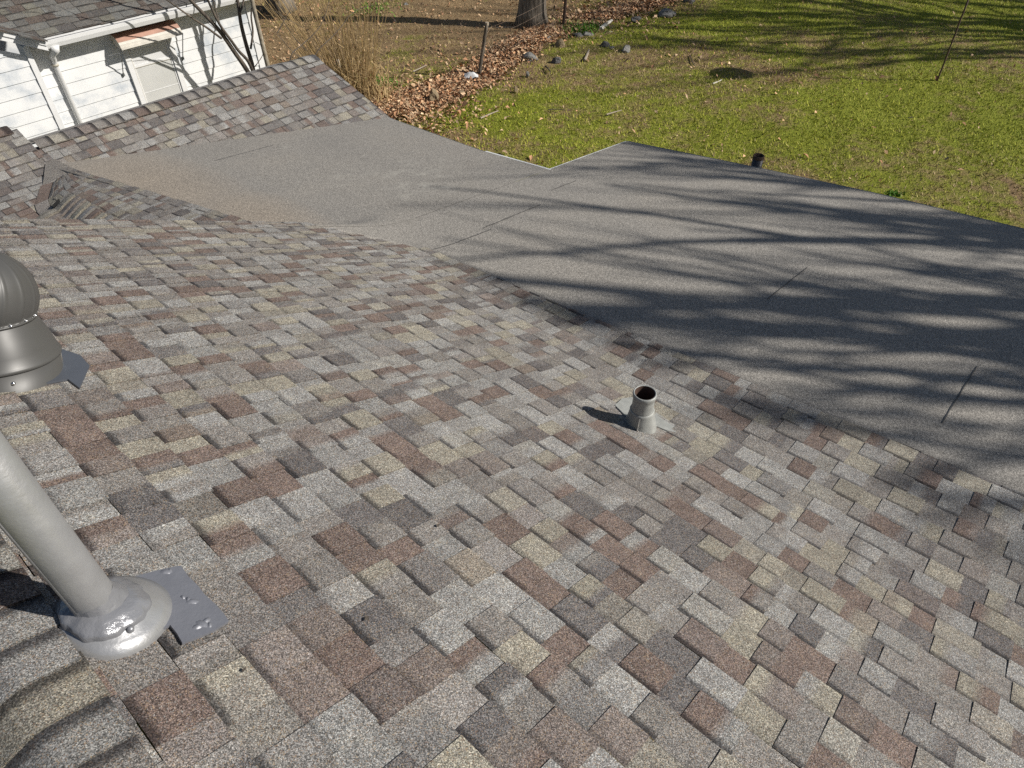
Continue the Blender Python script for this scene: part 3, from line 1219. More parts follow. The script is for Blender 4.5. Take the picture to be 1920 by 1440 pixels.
mb.lathe([(0.092, -0.05), (0.088, 0.0), (0.080, 0.04), (0.070, 0.09), (0.0655, 0.118), (0.0660, 0.128), (0.0600, 0.134)], vp, 48, rfun=boot_r)
mb.build("flared_boot", M_BOOT, vent, smooth=True)
mb = MB()
mb.bar(vp + Vector((-0.078, -0.035, 0.0)), vp + Vector((-0.060, -0.030, 0.125)), 0.006, 0.012, up=(1, 0, 0))
mb.build("boot_seam", M_RIVET, vent)
plate("flashing_plate", [(1152, 762), (1165, 750), (1190, 746), (1225, 765), (1256, 783), (1285, 790), (1303, 800), (1294, 808), (1272, 814), (1250, 810), (1225, 800), (1180, 790)], M_BOOT, vent, 0.010)

for (px, py, wd_, lb_) in ((820, 991, 0.011, "tiny dark leaf scrap on a dark grey shingle tab near the middle"), (686, 1166, 0.009, "tiny black speck on the shingles right of the square flashing"), (457, 1263, 0.007, "tiny dark scrap on the shingles below the square flashing")):
    p = on_roof(px, py, 0.013)
    rr_ = random.Random(px)
    mb = MB()
    top_ = [p + Vector((math.cos(a_) * wd_ * rr_.uniform(0.5, 1.2), math.sin(a_) * wd_ * rr_.uniform(0.4, 0.8), rr_.uniform(0, 0.006))) for a_ in np.linspace(0, 6.28, 8)[:-1]]
    mb.face(top_)
    for i_ in range(7):
        mb.face([top_[i_], top_[(i_ + 1) % 7], p - nA * 0.004])
    tag(mb.build("leaf_scrap", M_BARK2), lb_, "leaf scrap", "scraps lying on the shingles")

# black stack pipe behind the far eave
q = at_x(1421, 300, 7.72)
sp_ = thing("stack_pipe", "black pipe with a rusty top rising behind the edge of the flat roof", "pipe", (q[0], q[1], 0))
mb = MB()
top = at_x(1422, 291, 7.72)[2]
mb.lathe([(0.062, 0.0), (0.062, top - 0.035), (0.055, top - 0.035), (0.055, top - 0.5)], (q[0], q[1], 0), 28)
mb.build("pipe_shaft", M_BLACK, sp_, smooth=True)
mb = MB()
mb.lathe([(0.0635, top - 0.04), (0.0645, top), (0.0545, top + 0.002), (0.054, top - 0.3), (0.0, top - 0.31)], (q[0], q[1], 0), 28, rfun=lambda a, h: 1 + 0.01 * math.sin(3 * a))
mb.build("rusty_rim", M_RUST, sp_, smooth=True)

# ------------------------------------------------------------------ neighbouring house
YW = 12.5
nh = thing("neighbor_house", "white clapboard house with grey shingle roof beyond the far left roof ridge", "house", (3.0, 15.0, 0))
EZ = H0 - 3.24
BH = 0.184


def clap(name, x0, x1, y, z0, ztop, parent):
    mb = MB()
    z = z0
    while z < ztop(0.5 * (x0 + x1)) + 1.5:
        za, zb = z, z + BH
        zl, zr = ztop(x0), ztop(x1)
        if za >= max(zl, zr):
            break
        n = 12
        for i in range(n):
            a = x0 + (x1 - x0) * i / n
            b = x0 + (x1 - x0) * (i + 1) / n
            ta, tb = min(zb, ztop(a)), min(zb, ztop(b))
            if za >= max(ta, tb):
                continue
            ba, bb = min(za, ta), min(za, tb)
            mb.face([(a, y - 0.014, ba), (b, y - 0.014, bb), (b, y - 0.001, tb), (a, y - 0.001, ta)])
            mb.face([(a, y - 0.0005, ba), (b, y - 0.0005, bb), (b, y - 0.014, bb), (a, y - 0.014, ba)])
        z += BH
    return mb.build(name, M_WHITE, parent)


XG = 3.20                                      # right edge of the gabled left part
XE = 7.0                                       # right end of the house
GP = 0.50                                      # gable pitch
clap("clapboard_wall", XG + 0.075, XE, YW, -0.1, lambda x: EZ + 0.05, nh)
clap("gable_wall", 0.3, XG, YW - 0.24, -0.1 + 0.06, lambda x: EZ - 0.10 + GP * (XG - x), nh)
mb = MB()
mb.box((XG - 0.0, YW - 0.27, -0.1), (XG + 0.075, YW - 0.002, EZ + 0.02))
mb.build("corner_board", M_TRIM, nh)
mb = MB()
mb.box((XE - 0.09, YW - 0.028, -0.1), (XE + 0.02, YW + 0.02, EZ + 0.02))
mb.build("corner_board", M_TRIM, nh)
mb = MB()                                       # right end wall and back
mb.face([(XE, YW, -0.1), (XE, 19, -0.1), (XE, 19, EZ), (XE, YW, EZ)])
mb.face([(XE, 19, -0.1), (-2.6, 19, -0.1), (-2.6, 19, EZ), (XE, 19, EZ)])
mb.face([(-2.6, 19, -0.1), (-2.6, YW - 0.1, -0.1), (-2.6, YW - 0.1, EZ), (-2.6, 19, EZ)])
mb.build("side_wall", M_WHITE, nh)
YG = 12.15                                      # gutter line
G0 = at_y(73, 61, YG)
XGUT = G0[0]
RP = 0.45


def n_roof(u, v):                               # v = distance up from the eave (negative down) -> y
    y = YG + 0.06 + (4.2 - v)
    return (u, y, EZ + 0.075 + RP * (y - YG - 0.06))


def val_x(y):                                   # valley between gable slope and main slope
    return XGUT - 0.0 - RP / GP * (y - YG) * 0.9


exn = 0.143 * math.cos(math.atan(RP))
rowsN = [exn * k for k in range(0, int(4.2 / exn) + 1)] + [4.2]
shingles("roof_slope", n_roof, rowsN, lambda v: max(-2.5, val_x(n_roof(0, v)[1])), lambda v: XE + 0.28, nh, 31, vdir=-1, hs=1.6, wid=(0.12, 0.3), cm=(0.50, 0.53, 0.54))


def n_gab(u, v):                                # slope of the front gable falling towards +X; u along y
    x = XGUT + 0.02 - (3.2 - v)
    return (x, u, EZ + 0.075 + GP * (XGUT + 0.02 - x))


rowsG = [exn * k for k in range(0, int(3.2 / exn) + 1)] + [3.2]
shingles("gable_roof_slope", n_gab, rowsG, lambda v: YG - 0.10, lambda v: YG + (XGUT - n_gab(0, v)[0]) * GP / RP / 0.9 + 0.03, nh, 32, vdir=1, hs=1.6, wid=(0.12, 0.3), cm=(0.50, 0.53, 0.54))
# gutter, soffit, fascia
mb = MB()
gz = EZ + 0.055
for (y0, z0, y1, z1) in ((YG - 0.012, gz - 0.11, YG - 0.035, gz - 0.05), (YG - 0.035, gz - 0.05, YG - 0.04, gz), (YG - 0.04, gz, YG - 0.028, gz + 0.004), (YG - 0.028, gz + 0.004, YG - 0.024, gz - 0.075), (YG - 0.024, gz - 0.075, YG + 0.07, gz - 0.075), (YG + 0.07, gz - 0.075, YG + 0.07, gz + 0.014)):
    mb.face([(XGUT, y0, z0), (XE + 0.28, y0, z0), (XE + 0.28, y1, z1), (XGUT, y1, z1)])
mb.face([(XGUT, YG - 0.012, gz - 0.11), (XGUT, YG + 0.07, gz - 0.11), (XGUT, YG + 0.07, gz), (XGUT, YG - 0.04, gz)])
mb.build("gutter", M_TRIM, nh)
mb = MB()
mb.box((XGUT, YG - 0.023, gz - 0.012), (XE + 0.28, YG + 0.03, gz - 0.004))  # black strip paints the shade inside the gutter
mb.build("gutter_shade_strip", M_GAP, nh)
mb = MB()
mb.face([(XGUT - 0.05, YG - 0.012, gz - 0.111), (XE + 0.28, YG - 0.012, gz - 0.111), (XE + 0.28, YW, gz - 0.111), (XGUT - 0.05, YW, gz - 0.111)])
mb.build("soffit", M_SOFFIT, nh)
mb = MB()                                       # stepped rake boards of the gable
L0 = np.array([XGUT + 0.01, YG - 0.11, gz - 0.02])
for (o, h0, h1) in ((0.0, 0.02, -0.045), (-0.018, -0.047, -0.115)):
    x1 = -2.6
    dz = GP * (XGUT - x1)
    y = YG - 0.11 - o
    mb.mesh([(XGUT, y, gz + h0), (x1, y, gz + h0 + dz), (x1, y, gz + h1 + dz), (XGUT, y, gz + h1),
             (XGUT, y + 0.02, gz + h0), (x1, y + 0.02, gz + h0 + dz), (x1, y + 0.02, gz + h1 + dz), (XGUT, y + 0.02, gz + h1)],
            [(0, 1, 2, 3), (0, 4, 5, 1), (3, 2, 6, 7), (0, 3, 7, 4)])
mb.face([(XGUT, YG - 0.09, gz - 0.116), (-2.6, YG - 0.09, gz - 0.116 + GP * (XGUT + 2.6)), (-2.6, YW - 0.24, gz - 0.116 + GP * (XGUT + 2.6)), (XGUT, YW - 0.24, gz - 0.116)])
mb.build("rake_board", M_TRIM, nh)
# downspout with its leader elbow
XD = at_y(118, 165, YW - 0.05)[0] + 0.03
mb = MB()
mb.tube([(XGUT + 0.12, YG + 0.02, gz - 0.09), (XGUT + 0.12, YG + 0.03, gz - 0.16), (XD - 0.03, YG + 0.16, gz - 0.25), (XD, YW - 0.10, gz - 0.34), (XD, YW - 0.055, gz - 0.42), (XD, YW - 0.055, -0.05)],
        [0.075, 0.055, 0.042, 0.038, 0.036, 0.036], 10)
mb.build("downspout", M_TRIM, nh, smooth=True)
mb = MB()
mb.tube([(XD, YW - 0.055, gz - 0.40), (XD, YW - 0.055, gz - 0.44)], 0.046, 10)
mb.build("downspout_joint", M_SOFFIT, nh, smooth=True)
# window
wx0, wx1 = 4.60, 5.44
wzt, wzb = H0 - 3.52, H0 - 4.60
win = thing("tmp", "x", "x")
bpy.data.objects.remove(win)
mb = MB()
tw = 0.085
yf = YW - 0.055
mb.box((wx0, yf, wzb), (wx0 + tw, YW, wzt))
mb.box((wx1 - tw, yf, wzb), (wx1, YW, wzt))
mb.box((wx0 + tw, yf, wzt - 0.06), (wx1 - tw, YW, wzt))
mb.box((wx0 - 0.03, yf - 0.04, wzb - 0.05), (wx1 + 0.03, YW, wzb - 0.002))
wf = mb.build("window", M_TRIM, nh)
mb = MB()
mid = H0 - 3.93
ys = YW - 0.036
mb.box((wx0 + tw + 0.001, ys, mid - 0.016), (wx1 - tw - 0.001, YW - 0.001, mid + 0.016))
mb.box((wx0 + tw + 0.001, ys, wzb + 0.001), (wx1 - tw - 0.001, YW - 0.001, wzb + 0.045))
mb.box((wx0 + tw + 0.001, ys, wzt - 0.085), (wx1 - tw - 0.001, YW - 0.001, wzt - 0.061))
for xa in (wx0 + tw + 0.001, wx1 - tw - 0.029):
    mb.box((xa, ys + 0.003, wzb + 0.0455), (xa + 0.028, YW - 0.001, mid - 0.0225))
    mb.box((xa, ys + 0.003, mid + 0.0225), (xa + 0.028, YW - 0.001, wzt - 0.0855))
mb.box((wx0 + tw + 0.03, ys + 0.006, wzb + 0.24), (wx1 - tw - 0.03, YW - 0.003, wzb + 0.248))
mb.box((wx0 + tw + 0.03, ys + 0.006, mid + 0.235), (wx1 - tw - 0.03, YW - 0.003, mid + 0.247))
mb.build("sash", M_TRIM, wf)
mb = MB()
mb.box((wx0 + tw + 0.03, ys - 0.001, mid - 0.0225), (wx1 - tw - 0.03, YW - 0.001, mid - 0.0165))
mb.box((wx0 + tw + 0.0005, yf - 0.0005, wzb + 0.046), (wx0 + tw + 0.006, yf + 0.02, wzt - 0.061))
mb.build("sash_shade_line", M_SOFFIT, wf)  # darker strips drawn as shading under the meeting rail and a frame outline
mb = MB()
mb.face([(wx0 + tw, YW - 0.024, wzb), (wx1 - tw, YW - 0.024, wzb), (wx1 - tw, YW - 0.024, mid), (wx0 + tw, YW - 0.024, mid)])
mb.build("pane", M_GLASS, wf)
mb = MB()
mb.face([(wx0 + tw, YW - 0.0235, mid), (wx1 - tw, YW - 0.0235, mid), (wx1 - tw, YW - 0.0235, wzt), (wx0 + tw, YW - 0.0235, wzt)])
mb.build("pane", M_GLASS2, wf)
# small metal awning over the window
ax0, ax1 = 4.50, 5.53
az = H0 - 3.375
prof = [(YW - 0.01, az), (YW - 0.12, az - 0.012), (YW - 0.22, az - 0.045), (YW - 0.275, az - 0.09)]
mb = MB()
for (a, b) in zip(prof[:-1], prof[1:]):
    mb.face([(ax0, a[0], a[1]), (ax1, a[0], a[1]), (ax1, b[0], b[1]), (ax0, b[0], b[1])])
aw = mb.build("awning", M_COPPER, nh)
mb = MB()
lo = [(YW - 0.275, az - 0.091), (YW - 0.288, az - 0.125), (YW - 0.298, az - 0.127), (YW - 0.304, az - 0.16), (YW - 0.314, az - 0.162), (YW - 0.318, az - 0.19), (YW - 0.303, az - 0.193)]
for (a, b) in zip(lo[:-1], lo[1:]):
    mb.face([(ax0, a[0], a[1]), (ax1, a[0], a[1]), (ax1, b[0], b[1]), (ax0, b[0], b[1])])
for xx in (ax0, ax1):
    mb.face([(xx, YW - 0.01, az)] + [(xx, p[0], p[1]) for p in prof[1:]] + [(xx, p[0], p[1]) for p in lo[1:]] + [(xx, YW - 0.12, az - 0.16)])
mb.build("awning_slat", M_CREAM, aw)
for xx in (ax0 - 0.006, ax1 + 0.006):
    mb = MB()
    mb.tube([(xx, YW - 0.30, az - 0.175), (xx, YW - 0.02, az - 0.62)], 0.008, 6)
    mb.tube([(xx, YW - 0.03, az - 0.60), (xx, YW - 0.03, az - 0.64)], 0.02, 8)
    mb.build("awning_arm", M_DARKEDGE, aw)

# ------------------------------------------------------------------ trees
def gz_(x, y):
    return float(ground_z(x, y))


def smooth_path(pts, n=5):
    pts = [Vector(p) for p in pts]
    out = []
    for i in range(len(pts) - 1):
        p0 = pts[max(i - 1, 0)]
        p1, p2 = pts[i], pts[i + 1]
        p3 = pts[min(i + 2, len(pts) - 1)]
        for k in range(n):
            t = k / n
            out.append(0.5 * ((2 * p1) + (p2 - p0) * t + (2 * p0 - 5 * p1 + 4 * p2 - p3) * t * t + (-p0 + 3 * p1 - 3 * p2 + p3) * t ** 3))
    out.append(pts[-1])
    return out


def branch_path(r, p, d, L, up, wig, n=7):
    pts = [p.copy()]
    d = d.normalized()
    for i in range(n):
        d = (d + Vector((r.gauss(0, wig), r.gauss(0, wig), r.gauss(0, wig) + up))).normalized()
        p = p + d * (L / n)
        pts.append(p.copy())
    return pts, d


def keeps_sun(p):
    """True where a limb would shade the parts of the roof that lie in the sun"""
    k = (p[2] - 3.2) / SUN[2]
    if k < 0:
        return False
    qx, qy = p[0] - SUN[0] * k, p[1] - SUN[1] * k
    lim = float(np.interp(qy, [-3.0, -0.8, 1.0, 4.0, 5.0], [2.3, 2.6, 2.9, 3.2, 3.6]))
    top = float(np.interp(qx, [3.0, 5.6, 5.8, 7.5], [4.5, 5.0, 4.6, 4.8]))
    if -3.5 < qy < 12.5 and -3 < qx < lim:
        return True
    return top < qy < 12.5 and -3 < qx < 7.4


def grow(mbT, mbC, r, p, d, L, rad, depth, maxd, up=0.06, wig=0.10, spr=1.0, prune=False):
    pts, d2 = branch_path(r, p, d, L, up, wig)
    end = rad * (0.62 if depth < maxd else 0.35)
    rads = [rad + (end - rad) * i / (len(pts) - 1) for i in range(len(pts))]
    if prune and depth > 0:
        m_ = sum(keeps_sun(q_ + Vector((r.gauss(0, .25), r.gauss(0, .25), 0))) for q_ in pts[1:])
        if m_ > 0:
            k_ = next((i_ for i_, q_ in enumerate(pts) if keeps_sun(q_)), len(pts))
            if k_ < 3:
                return
            pts, rads = pts[:k_], rads[:k_]
    tgt = mbT if depth == 0 else mbC
    tgt.tube(pts, rads, 8 if depth == 0 else (6 if depth < 3 else 4), cap=(depth >= maxd))
    if depth >= maxd:
        return
    nchild = (4, 4, 4, 3, 3)[min(depth, 4)]
    for i in range(nchild):
        k = len(pts) - 1 if i == 0 else r.randint(min(2 if depth else 3, len(pts) - 1), len(pts) - 1)
        q = pts[k]
        dd = (pts[k] - pts[k - 1]).normalized()
        side = Vector((r.gauss(0, 1), r.gauss(0, 1), r.gauss(0, 0.45)))
        side = (side - dd * side.dot(dd)).normalized()
        spread = (r.uniform(0.1, 0.3) if i == 0 else r.uniform(0.32, 0.72)) * spr
        nd = (dd + side * spread).normalized()
        grow(mbT, mbC, r, q, nd, L * r.uniform(0.62, 0.86), rads[k] * (0.88 if i == 0 else r.uniform(0.55, 0.8)), depth + 1, maxd, up, wig, spr, prune)


def bare_tree(x, y, h, rad, seed, label, maxd=4, group="bare trees beyond the lawn's right side", up=0.07, lean=(0, 0)):
    r = random.Random(seed)
    root = thing("bare_tree", label, "tree", (x, y, 0), group)
    T, C = MB(), MB()
    grow(T, C, r, Vector((x, y, -0.1)), Vector((lean[0], lean[1], 1)), h * 0.36, rad, 0, maxd, up, 0.10, 0.95, x < 20)
    T.build("trunk", M_BARK, root, smooth=True)
    C.build("crown", M_BARK, root, smooth=True)
    return root


OFF = SUN[:2] / np.linalg.norm(SUN[:2])


def shade_pos(x, y, dist):
    return (x + OFF[0] * dist, y + OFF[1] * dist)


for i, (x, y, dist, h, rad, seed, lb) in enumerate((
        (5.3, 0.1, 10.5, 15.0, 0.40, 101, "tall bare tree right of the house, nearest the flat roof"),
        (6.9, 0.7, 11.5, 15.5, 0.42, 105, "bare tree right of the house with spreading limbs over the flat roof edge"),
        (8.3, 0.6, 10.0, 14.0, 0.38, 108, "bare tree beyond the right end of the house"),
        (6.4, 1.2, 13.0, 17.0, 0.40, 142, "bare tree between the tallest two right of the house"),
        (5.0, -1.2, 8.0, 12.5, 0.34, 131, "bare tree with many ascending limbs right of the house"),
        (26.0, 5.0, 15.0, 19.0, 0.42, 120, "bare tree at the far right end of the lawn"),
        (22.5, 6.0, 20.0, 21.0, 0.44, 127, "bare tree with an upright crown at the far right of the lawn"))):
    bx, by = shade_pos(x, y, dist)
    bare_tree(bx, by, h, rad, seed, lb, maxd=3 if seed == 142 else 4)

# big oak by the fence
q = at_z(997, 47)
ok = thing("oak_tree", "thick grey barked tree trunk behind the wire fence", "tree", (q[0], q[1], 0))
T, C = MB(), MB()
r = random.Random(3)
tp, rd = [], []
for i in range(15):
    z = -0.15 + i * 0.5
    tp.append((q[0] + 0.02 * math.sin(i), q[1] + 0.02 * math.cos(i * 1.3), z))
    rd.append(0.385 + 0.16 * math.exp(-max(z, 0) / 0.22) - 0.012 * i)
T.tube(tp, rd, 26, rng=r, wob=0.035)
T.build("trunk", M_BARK, ok, smooth=True)
for i in range(5):
    a = i * 1.26 + 0.4
    grow(C, C, r, Vector((q[0], q[1], 5.4 + 0.3 * i)), Vector((math.cos(a), math.sin(a), 0.9)), 3.2, 0.16, 1, 4)
C.build("crown", M_BARK, ok, smooth=True)
# second dark trunk behind the cane clump
q = at_z(527, 18)
dk = thing("dark_tree", "dark tree trunk in shade behind the cane clump, near the top of the picture", "tree", (q[0], q[1], 0))
T, C = MB(), MB()
T.tube([(q[0], q[1], -0.1 + i * 0.5) for i in range(12)], [0.36 + 0.14 * math.exp(-i * 1.2) - 0.012 * i for i in range(12)], 20, rng=r, wob=0.04)
T.build("trunk", M_BARK, dk, smooth=True)
for i in range(4):
    a = i * 1.6 + 0.9
    grow(C, C, r, Vector((q[0], q[1], 4.2 + 0.3 * i)), Vector((math.cos(a), math.sin(a), 0.9)), 2.8, 0.14, 1, 4)
C.build("crown", M_BARK, dk, smooth=True)

# multi-stemmed small tree in front of the white house
YT = 11.75
base = at_y(484, 178, YT)
mt = thing("multi_stem_tree", "bare multi stemmed tree leaning across the white house wall", "tree", (base[0], base[1], 0))
stems = [
    ([(486, 215), (480, 165), (462, 130), (440, 98), (415, 62), (390, 34), (368, 12), (345, -14), (318, -50)], 7.5, 3.0, 0.0),
    ([(488, 210), (478, 150), (472, 118), (462, 85), (452, 45), (447, 10), (440, -30), (436, -70)], 7.0, 3.0, 0.10),
    ([(480, 150), (466, 116), (448, 96), (432, 74), (412, 46), (396, 14), (382, -20), (372, -50)], 4.2, 2.0, -0.12),
    ([(470, 92), (474, 60), (471, 30), (474, 0), (478, -40)], 3.0, 1.6, 0.05),
    ([(415, 72), (388, 52), (358, 32), (330, 12), (300, -10), (270, -35)], 2.7, 1.2, -0.2),
    ([(421, 66), (412, 45), (405, 20), (398, -5), (388, -40)], 2.4, 1.2, 0.08),
    ([(478, 125), (490, 108), (495, 96)], 1.2, 0.6, 0.05),
    ([(449, 25), (456, 5), (458, -25)], 3.0, 1.8, 0.0),
    ([(410, 60), (380, 36), (352, 25), (330, 22)], 0.9, 0.4, -0.25),
]
T, C = MB(), MB()
for i, (px, r0, r1, dy) in enumerate(stems):
    pts = [at_y(x, y, YT + dy * (j / (len(px) - 1)) + 0.0) for j, (x, y) in enumerate(px)]
    if i < 2:
        pts = [np.array([base[0] + (0.05 if i else -0.02), YT, -0.1]), np.array([base[0] + (0.04 if i else 0.0), YT, 1.2])] + pts
    pp = smooth_path(pts, 4)
    m_ = len(pp)
    T.tube(pp, [(r0 + (r1 - r0) * k / (m_ - 1)) / 145.0 for k in range(m_)], 9) if i < 3 else C.tube(pp, [(r0 + (r1 - r0) * k / (m_ - 1)) / 145.0 for k in range(m_)], 6)
r = random.Random(9)
for i, (px, r0, r1, dy) in enumerate(stems[:6]):
    e = Vector(at_y(px[-1][0], px[-1][1], YT + dy))
    p2 = Vector(at_y(px[-2][0], px[-2][1], YT + dy))
    grow(C, C, r, e, (e - p2), 0.8, r1 / 145 * 0.9, 2, 4, wig=0.12)
T.build("trunk", M_BARK2, mt, smooth=True)
C.build("branches", M_BARK2, mt, smooth=True)
# slim pale trunk at the corner of the white house
q = at_y(497, 100, 11.55)
st = thing("slim_tree", "slim pale mottled trunk at the corner of the white house", "tree", (q[0], q[1], 0))
T, C = MB(), MB()
T.tube([(q[0] + 0.012 * math.sin(z * 1.7), q[1], z) for z in np.arange(-0.1, 6.6, 0.5)], [0.047 - 0.002 * k for k in range(14)], 12, rng=r, wob=0.03)
T.build("trunk", M_BARK3, st, smooth=True)
for i in range(5):
    a = i * 1.3 + 1.0
    grow(C, C, r, Vector((q[0], q[1], 3.6 + 0.55 * i)), Vector((math.cos(a), math.sin(a), 0.9)), 1.2, 0.014, 2, 4)
C.build("crown", M_BARK3, st, smooth=True)

# clump of dry canes behind the wing roof
q = at_z(668, 150)
cx, cy = q[0] - 0.9, q[1] - 1.1
cc = thing("cane_clump", "clump of tall dry tan canes behind the end of the shingled wing", "shrub", (cx, cy, 0))
r = random.Random(17)
mb, mb2 = MB(), MB()
for i in range(160):
    u = r.uniform(-1, 1)
    v = r.gauss(0, 0.4)
    bxy = np.array([cx, cy]) + np.array([CR[0], CR[1]]) * u * 0.42 + np.array([0.74, 0.67]) * v * 0.35
    lean = Vector((CR[0], CR[1], 0)) * (u * 0.26 - 0.14 + r.gauss(0, 0.15)) + Vector((0.7, 0.7, 0)) * r.gauss(-0.02, 0.14)
    L = r.uniform(1.6, 3.3)
    p = Vector((bxy[0], bxy[1], -0.03))
    d = (Vector((0, 0, 1)) + lean).normalized()
    pts = [p + d * (L * k / 4) + lean * (0.10 * (k / 4) ** 2 * L) for k in range(5)]
    mb.tube(pts, [0.0085, 0.008, 0.007, 0.005, 0.003], 4, cap=False)
mb.build("canes", M_CANE, cc)
for i in range(70):
    bxy = np.array([cx, cy]) + np.array([CR[0], CR[1]]) * r.uniform(-0.6, 0.75) + np.array([0.74, 0.67]) * r.gauss(0, 0.22)
    L = r.uniform(0.35, 0.9)
    p = Vector((bxy[0], bxy[1], -0.03))
    d = Vector((r.gauss(0, 0.22), r.gauss(0, 0.22), 1)).normalized()
    mb2.tube([p, p + d * L], [0.016, 0.012], 5)
for i in range(900):                           # dry leaf blades in the clump
    bxy = np.array([cx, cy]) + np.array([CR[0], CR[1]]) * r.gauss(0, 0.5) + np.array([0.74, 0.67]) * r.gauss(0, 0.4)
    z = abs(r.gauss(0, 0.55))
    p = Vector((bxy[0], bxy[1], z))
    d = Vector((r.gauss(0, 1), r.gauss(0, 1), r.gauss(-0.2, 0.6))).normalized()
    s_ = d.cross(Vector((0, 0, 1))).normalized() * 0.007
    L = r.uniform(0.15, 0.5)
    e_ = p + d * L - Vector((0, 0, 0.2 * L))
    mb2.face([p - s_, p + s_, e_])
mb2.build("dead_stubble", M_CANE, cc)
# dark twigs arching over the clump
mb = MB()
tw = thing("arching_twig", "thin bare arching twigs between the slim trunk and the cane clump", "shrub", at_z(560, 125) - np.array([1.0, 1.0, 0]))
for pts, r0 in (([(543, 122), (548, 100), (565, 85), (590, 62), (605, 40), (615, 10), (622, -30)], 0.011),
                ([(590, 105), (600, 90), (622, 70), (640, 50), (655, 30), (675, 16), (700, 10)], 0.010),
                ([(565, 110), (548, 96), (520, 65), (505, 55)], 0.008),
                ([(575, 95), (555, 75), (535, 45), (524, 22), (510, -10)], 0.009),
                ([(520, 62), (532, 40), (548, 10)], 0.010),
                ([(506, 15), (530, 30), (565, 50), (580, 58)], 0.006)):
    pp = smooth_path([at_y(x, y, 12.2) for x, y in pts], 4)
    mb.tube(pp, [r0 * (1 - 0.6 * k / (len(pp) - 1)) for k in range(len(pp))], 5)
mb.build("twigs", M_BARK2, tw)

# ------------------------------------------------------------------ fence posts, pole, wire
def stake(name, base_px, top_px, rad, label, cat, mat, group=None, extra=None):
    b = at_z(*base_px)
    t1 = at_x(top_px[0], top_px[1], b[0])
    t2 = at_y(top_px[0], top_px[1], b[1])
    t_ = (t1 + t2) / 2
    root = thing(name, label, cat, (b[0], b[1], 0), group)
    mb = MB()
    n = 8
    rg = random.Random(int(base_px[0]))
    pts = [Vector(b) + (Vector(t_) - Vector(b)) * (k / n) + Vector((rg.uniform(-.006, .006), rg.uniform(-.006, .006), 0)) for k in range(n + 1)]
    pts[0].z = -0.15
    mb.tube(pts, rad, 8)
    return root, mb, Vector(b), Vector(t_)


GF = "old fence posts along the leaf strip"
root, mb, b_, t_ = stake("fence_post", (898, 141), (913, 43), 0.042, "weathered leaning fence post rising from the leaf strip, left of the big trunk", "post", M_RUSTPOST, GF)
mb.build("post_shaft", mat_bark("weathered_post_wood", (0.05, 0.042, 0.034), (0.20, 0.17, 0.135), 20, 0.2, 0.01), root, smooth=True)
post1 = t_
m2 = MB()
m2.tube([t_ + Vector((0, 0, -0.05)), t_ + Vector((0, 0, 0.015))], [0.046, 0.044], 8)
m2.build("post_top", M_STICK, root)
root, mb, b_, t_ = stake("fence_post", (1056, 53), (1066, -60), 0.045, "dark rusty fence post right of the big grey trunk", "post", M_RUSTPOST, GF)
mb.build("post_shaft", M_RUSTPOST, root, smooth=True)
post2, post2b = t_, b_
root, mb, b_, t_ = stake("fence_post", (640, 168), (632, 112), 0.05, "short grey stub post standing in the cane clump", "post", M_STICK, GF)
mb.build("post_shaft", M_STICK, root, smooth=True)
# sagging wire mesh between posts
mb = MB()
wf_ = thing("wire_fence", "thin sagging rusty wire fence in front of the big grey trunk", "fence", (post2b.x, post2b.y, 0))
pA = Vector(at_z(898, 141))
pA.z = 0
pB = Vector((post2b.x, post2b.y, 0))
pC = pB + (pB - pA) * 0.6
for k in range(5):
    h = 0.12 + k * 0.22
    pts = []
    for i in range(15):
        f = i / 14
        p = pA.lerp(pB, f)
        z = h * (1 if f > 0.12 else 0.6 + 3.3 * f) - 0.10 * math.sin(math.pi * f)
        pts.append((p.x, p.y, max(0.02, z)))
    mb.tube(pts, 0.0022, 4)
for i in range(36):
    f = i / 35
    p = pA.lerp(pB, f)
    s_ = 0.10 * math.sin(math.pi * f)
    mb.tube([(p.x, p.y, 0.02), (p.x + 0.02, p.y, 0.98 - s_)], 0.0016, 4)
mb.build("wire_mesh", M_WIRE, wf_)

# leaning pole that carries a round feeder above the picture
root, mb, b_, t_ = stake("feeder_pole", (1757, 153), (1815, 0), 0.020, "thin dark leaning pole standing in the green lawn on the right", "pole", M_RUSTPOST)
d = (t_ - b_).normalized()
T3 = b_ + d * (3.25 / d.z)
mb.tube([t_, T3], 0.019, 8)
mb.build("pole_shaft", M_RUSTPOST, root, smooth=True)
mb = MB()
mb.lathe([(0.0, 0.28), (0.2, 0.25), (0.40, 0.10), (0.46, 0.0), (0.40, -0.10), (0.2, -0.2), (0.0, -0.22)], T3, 28)
mb.build("round_feeder", M_RUSTPOST, root, smooth=True)

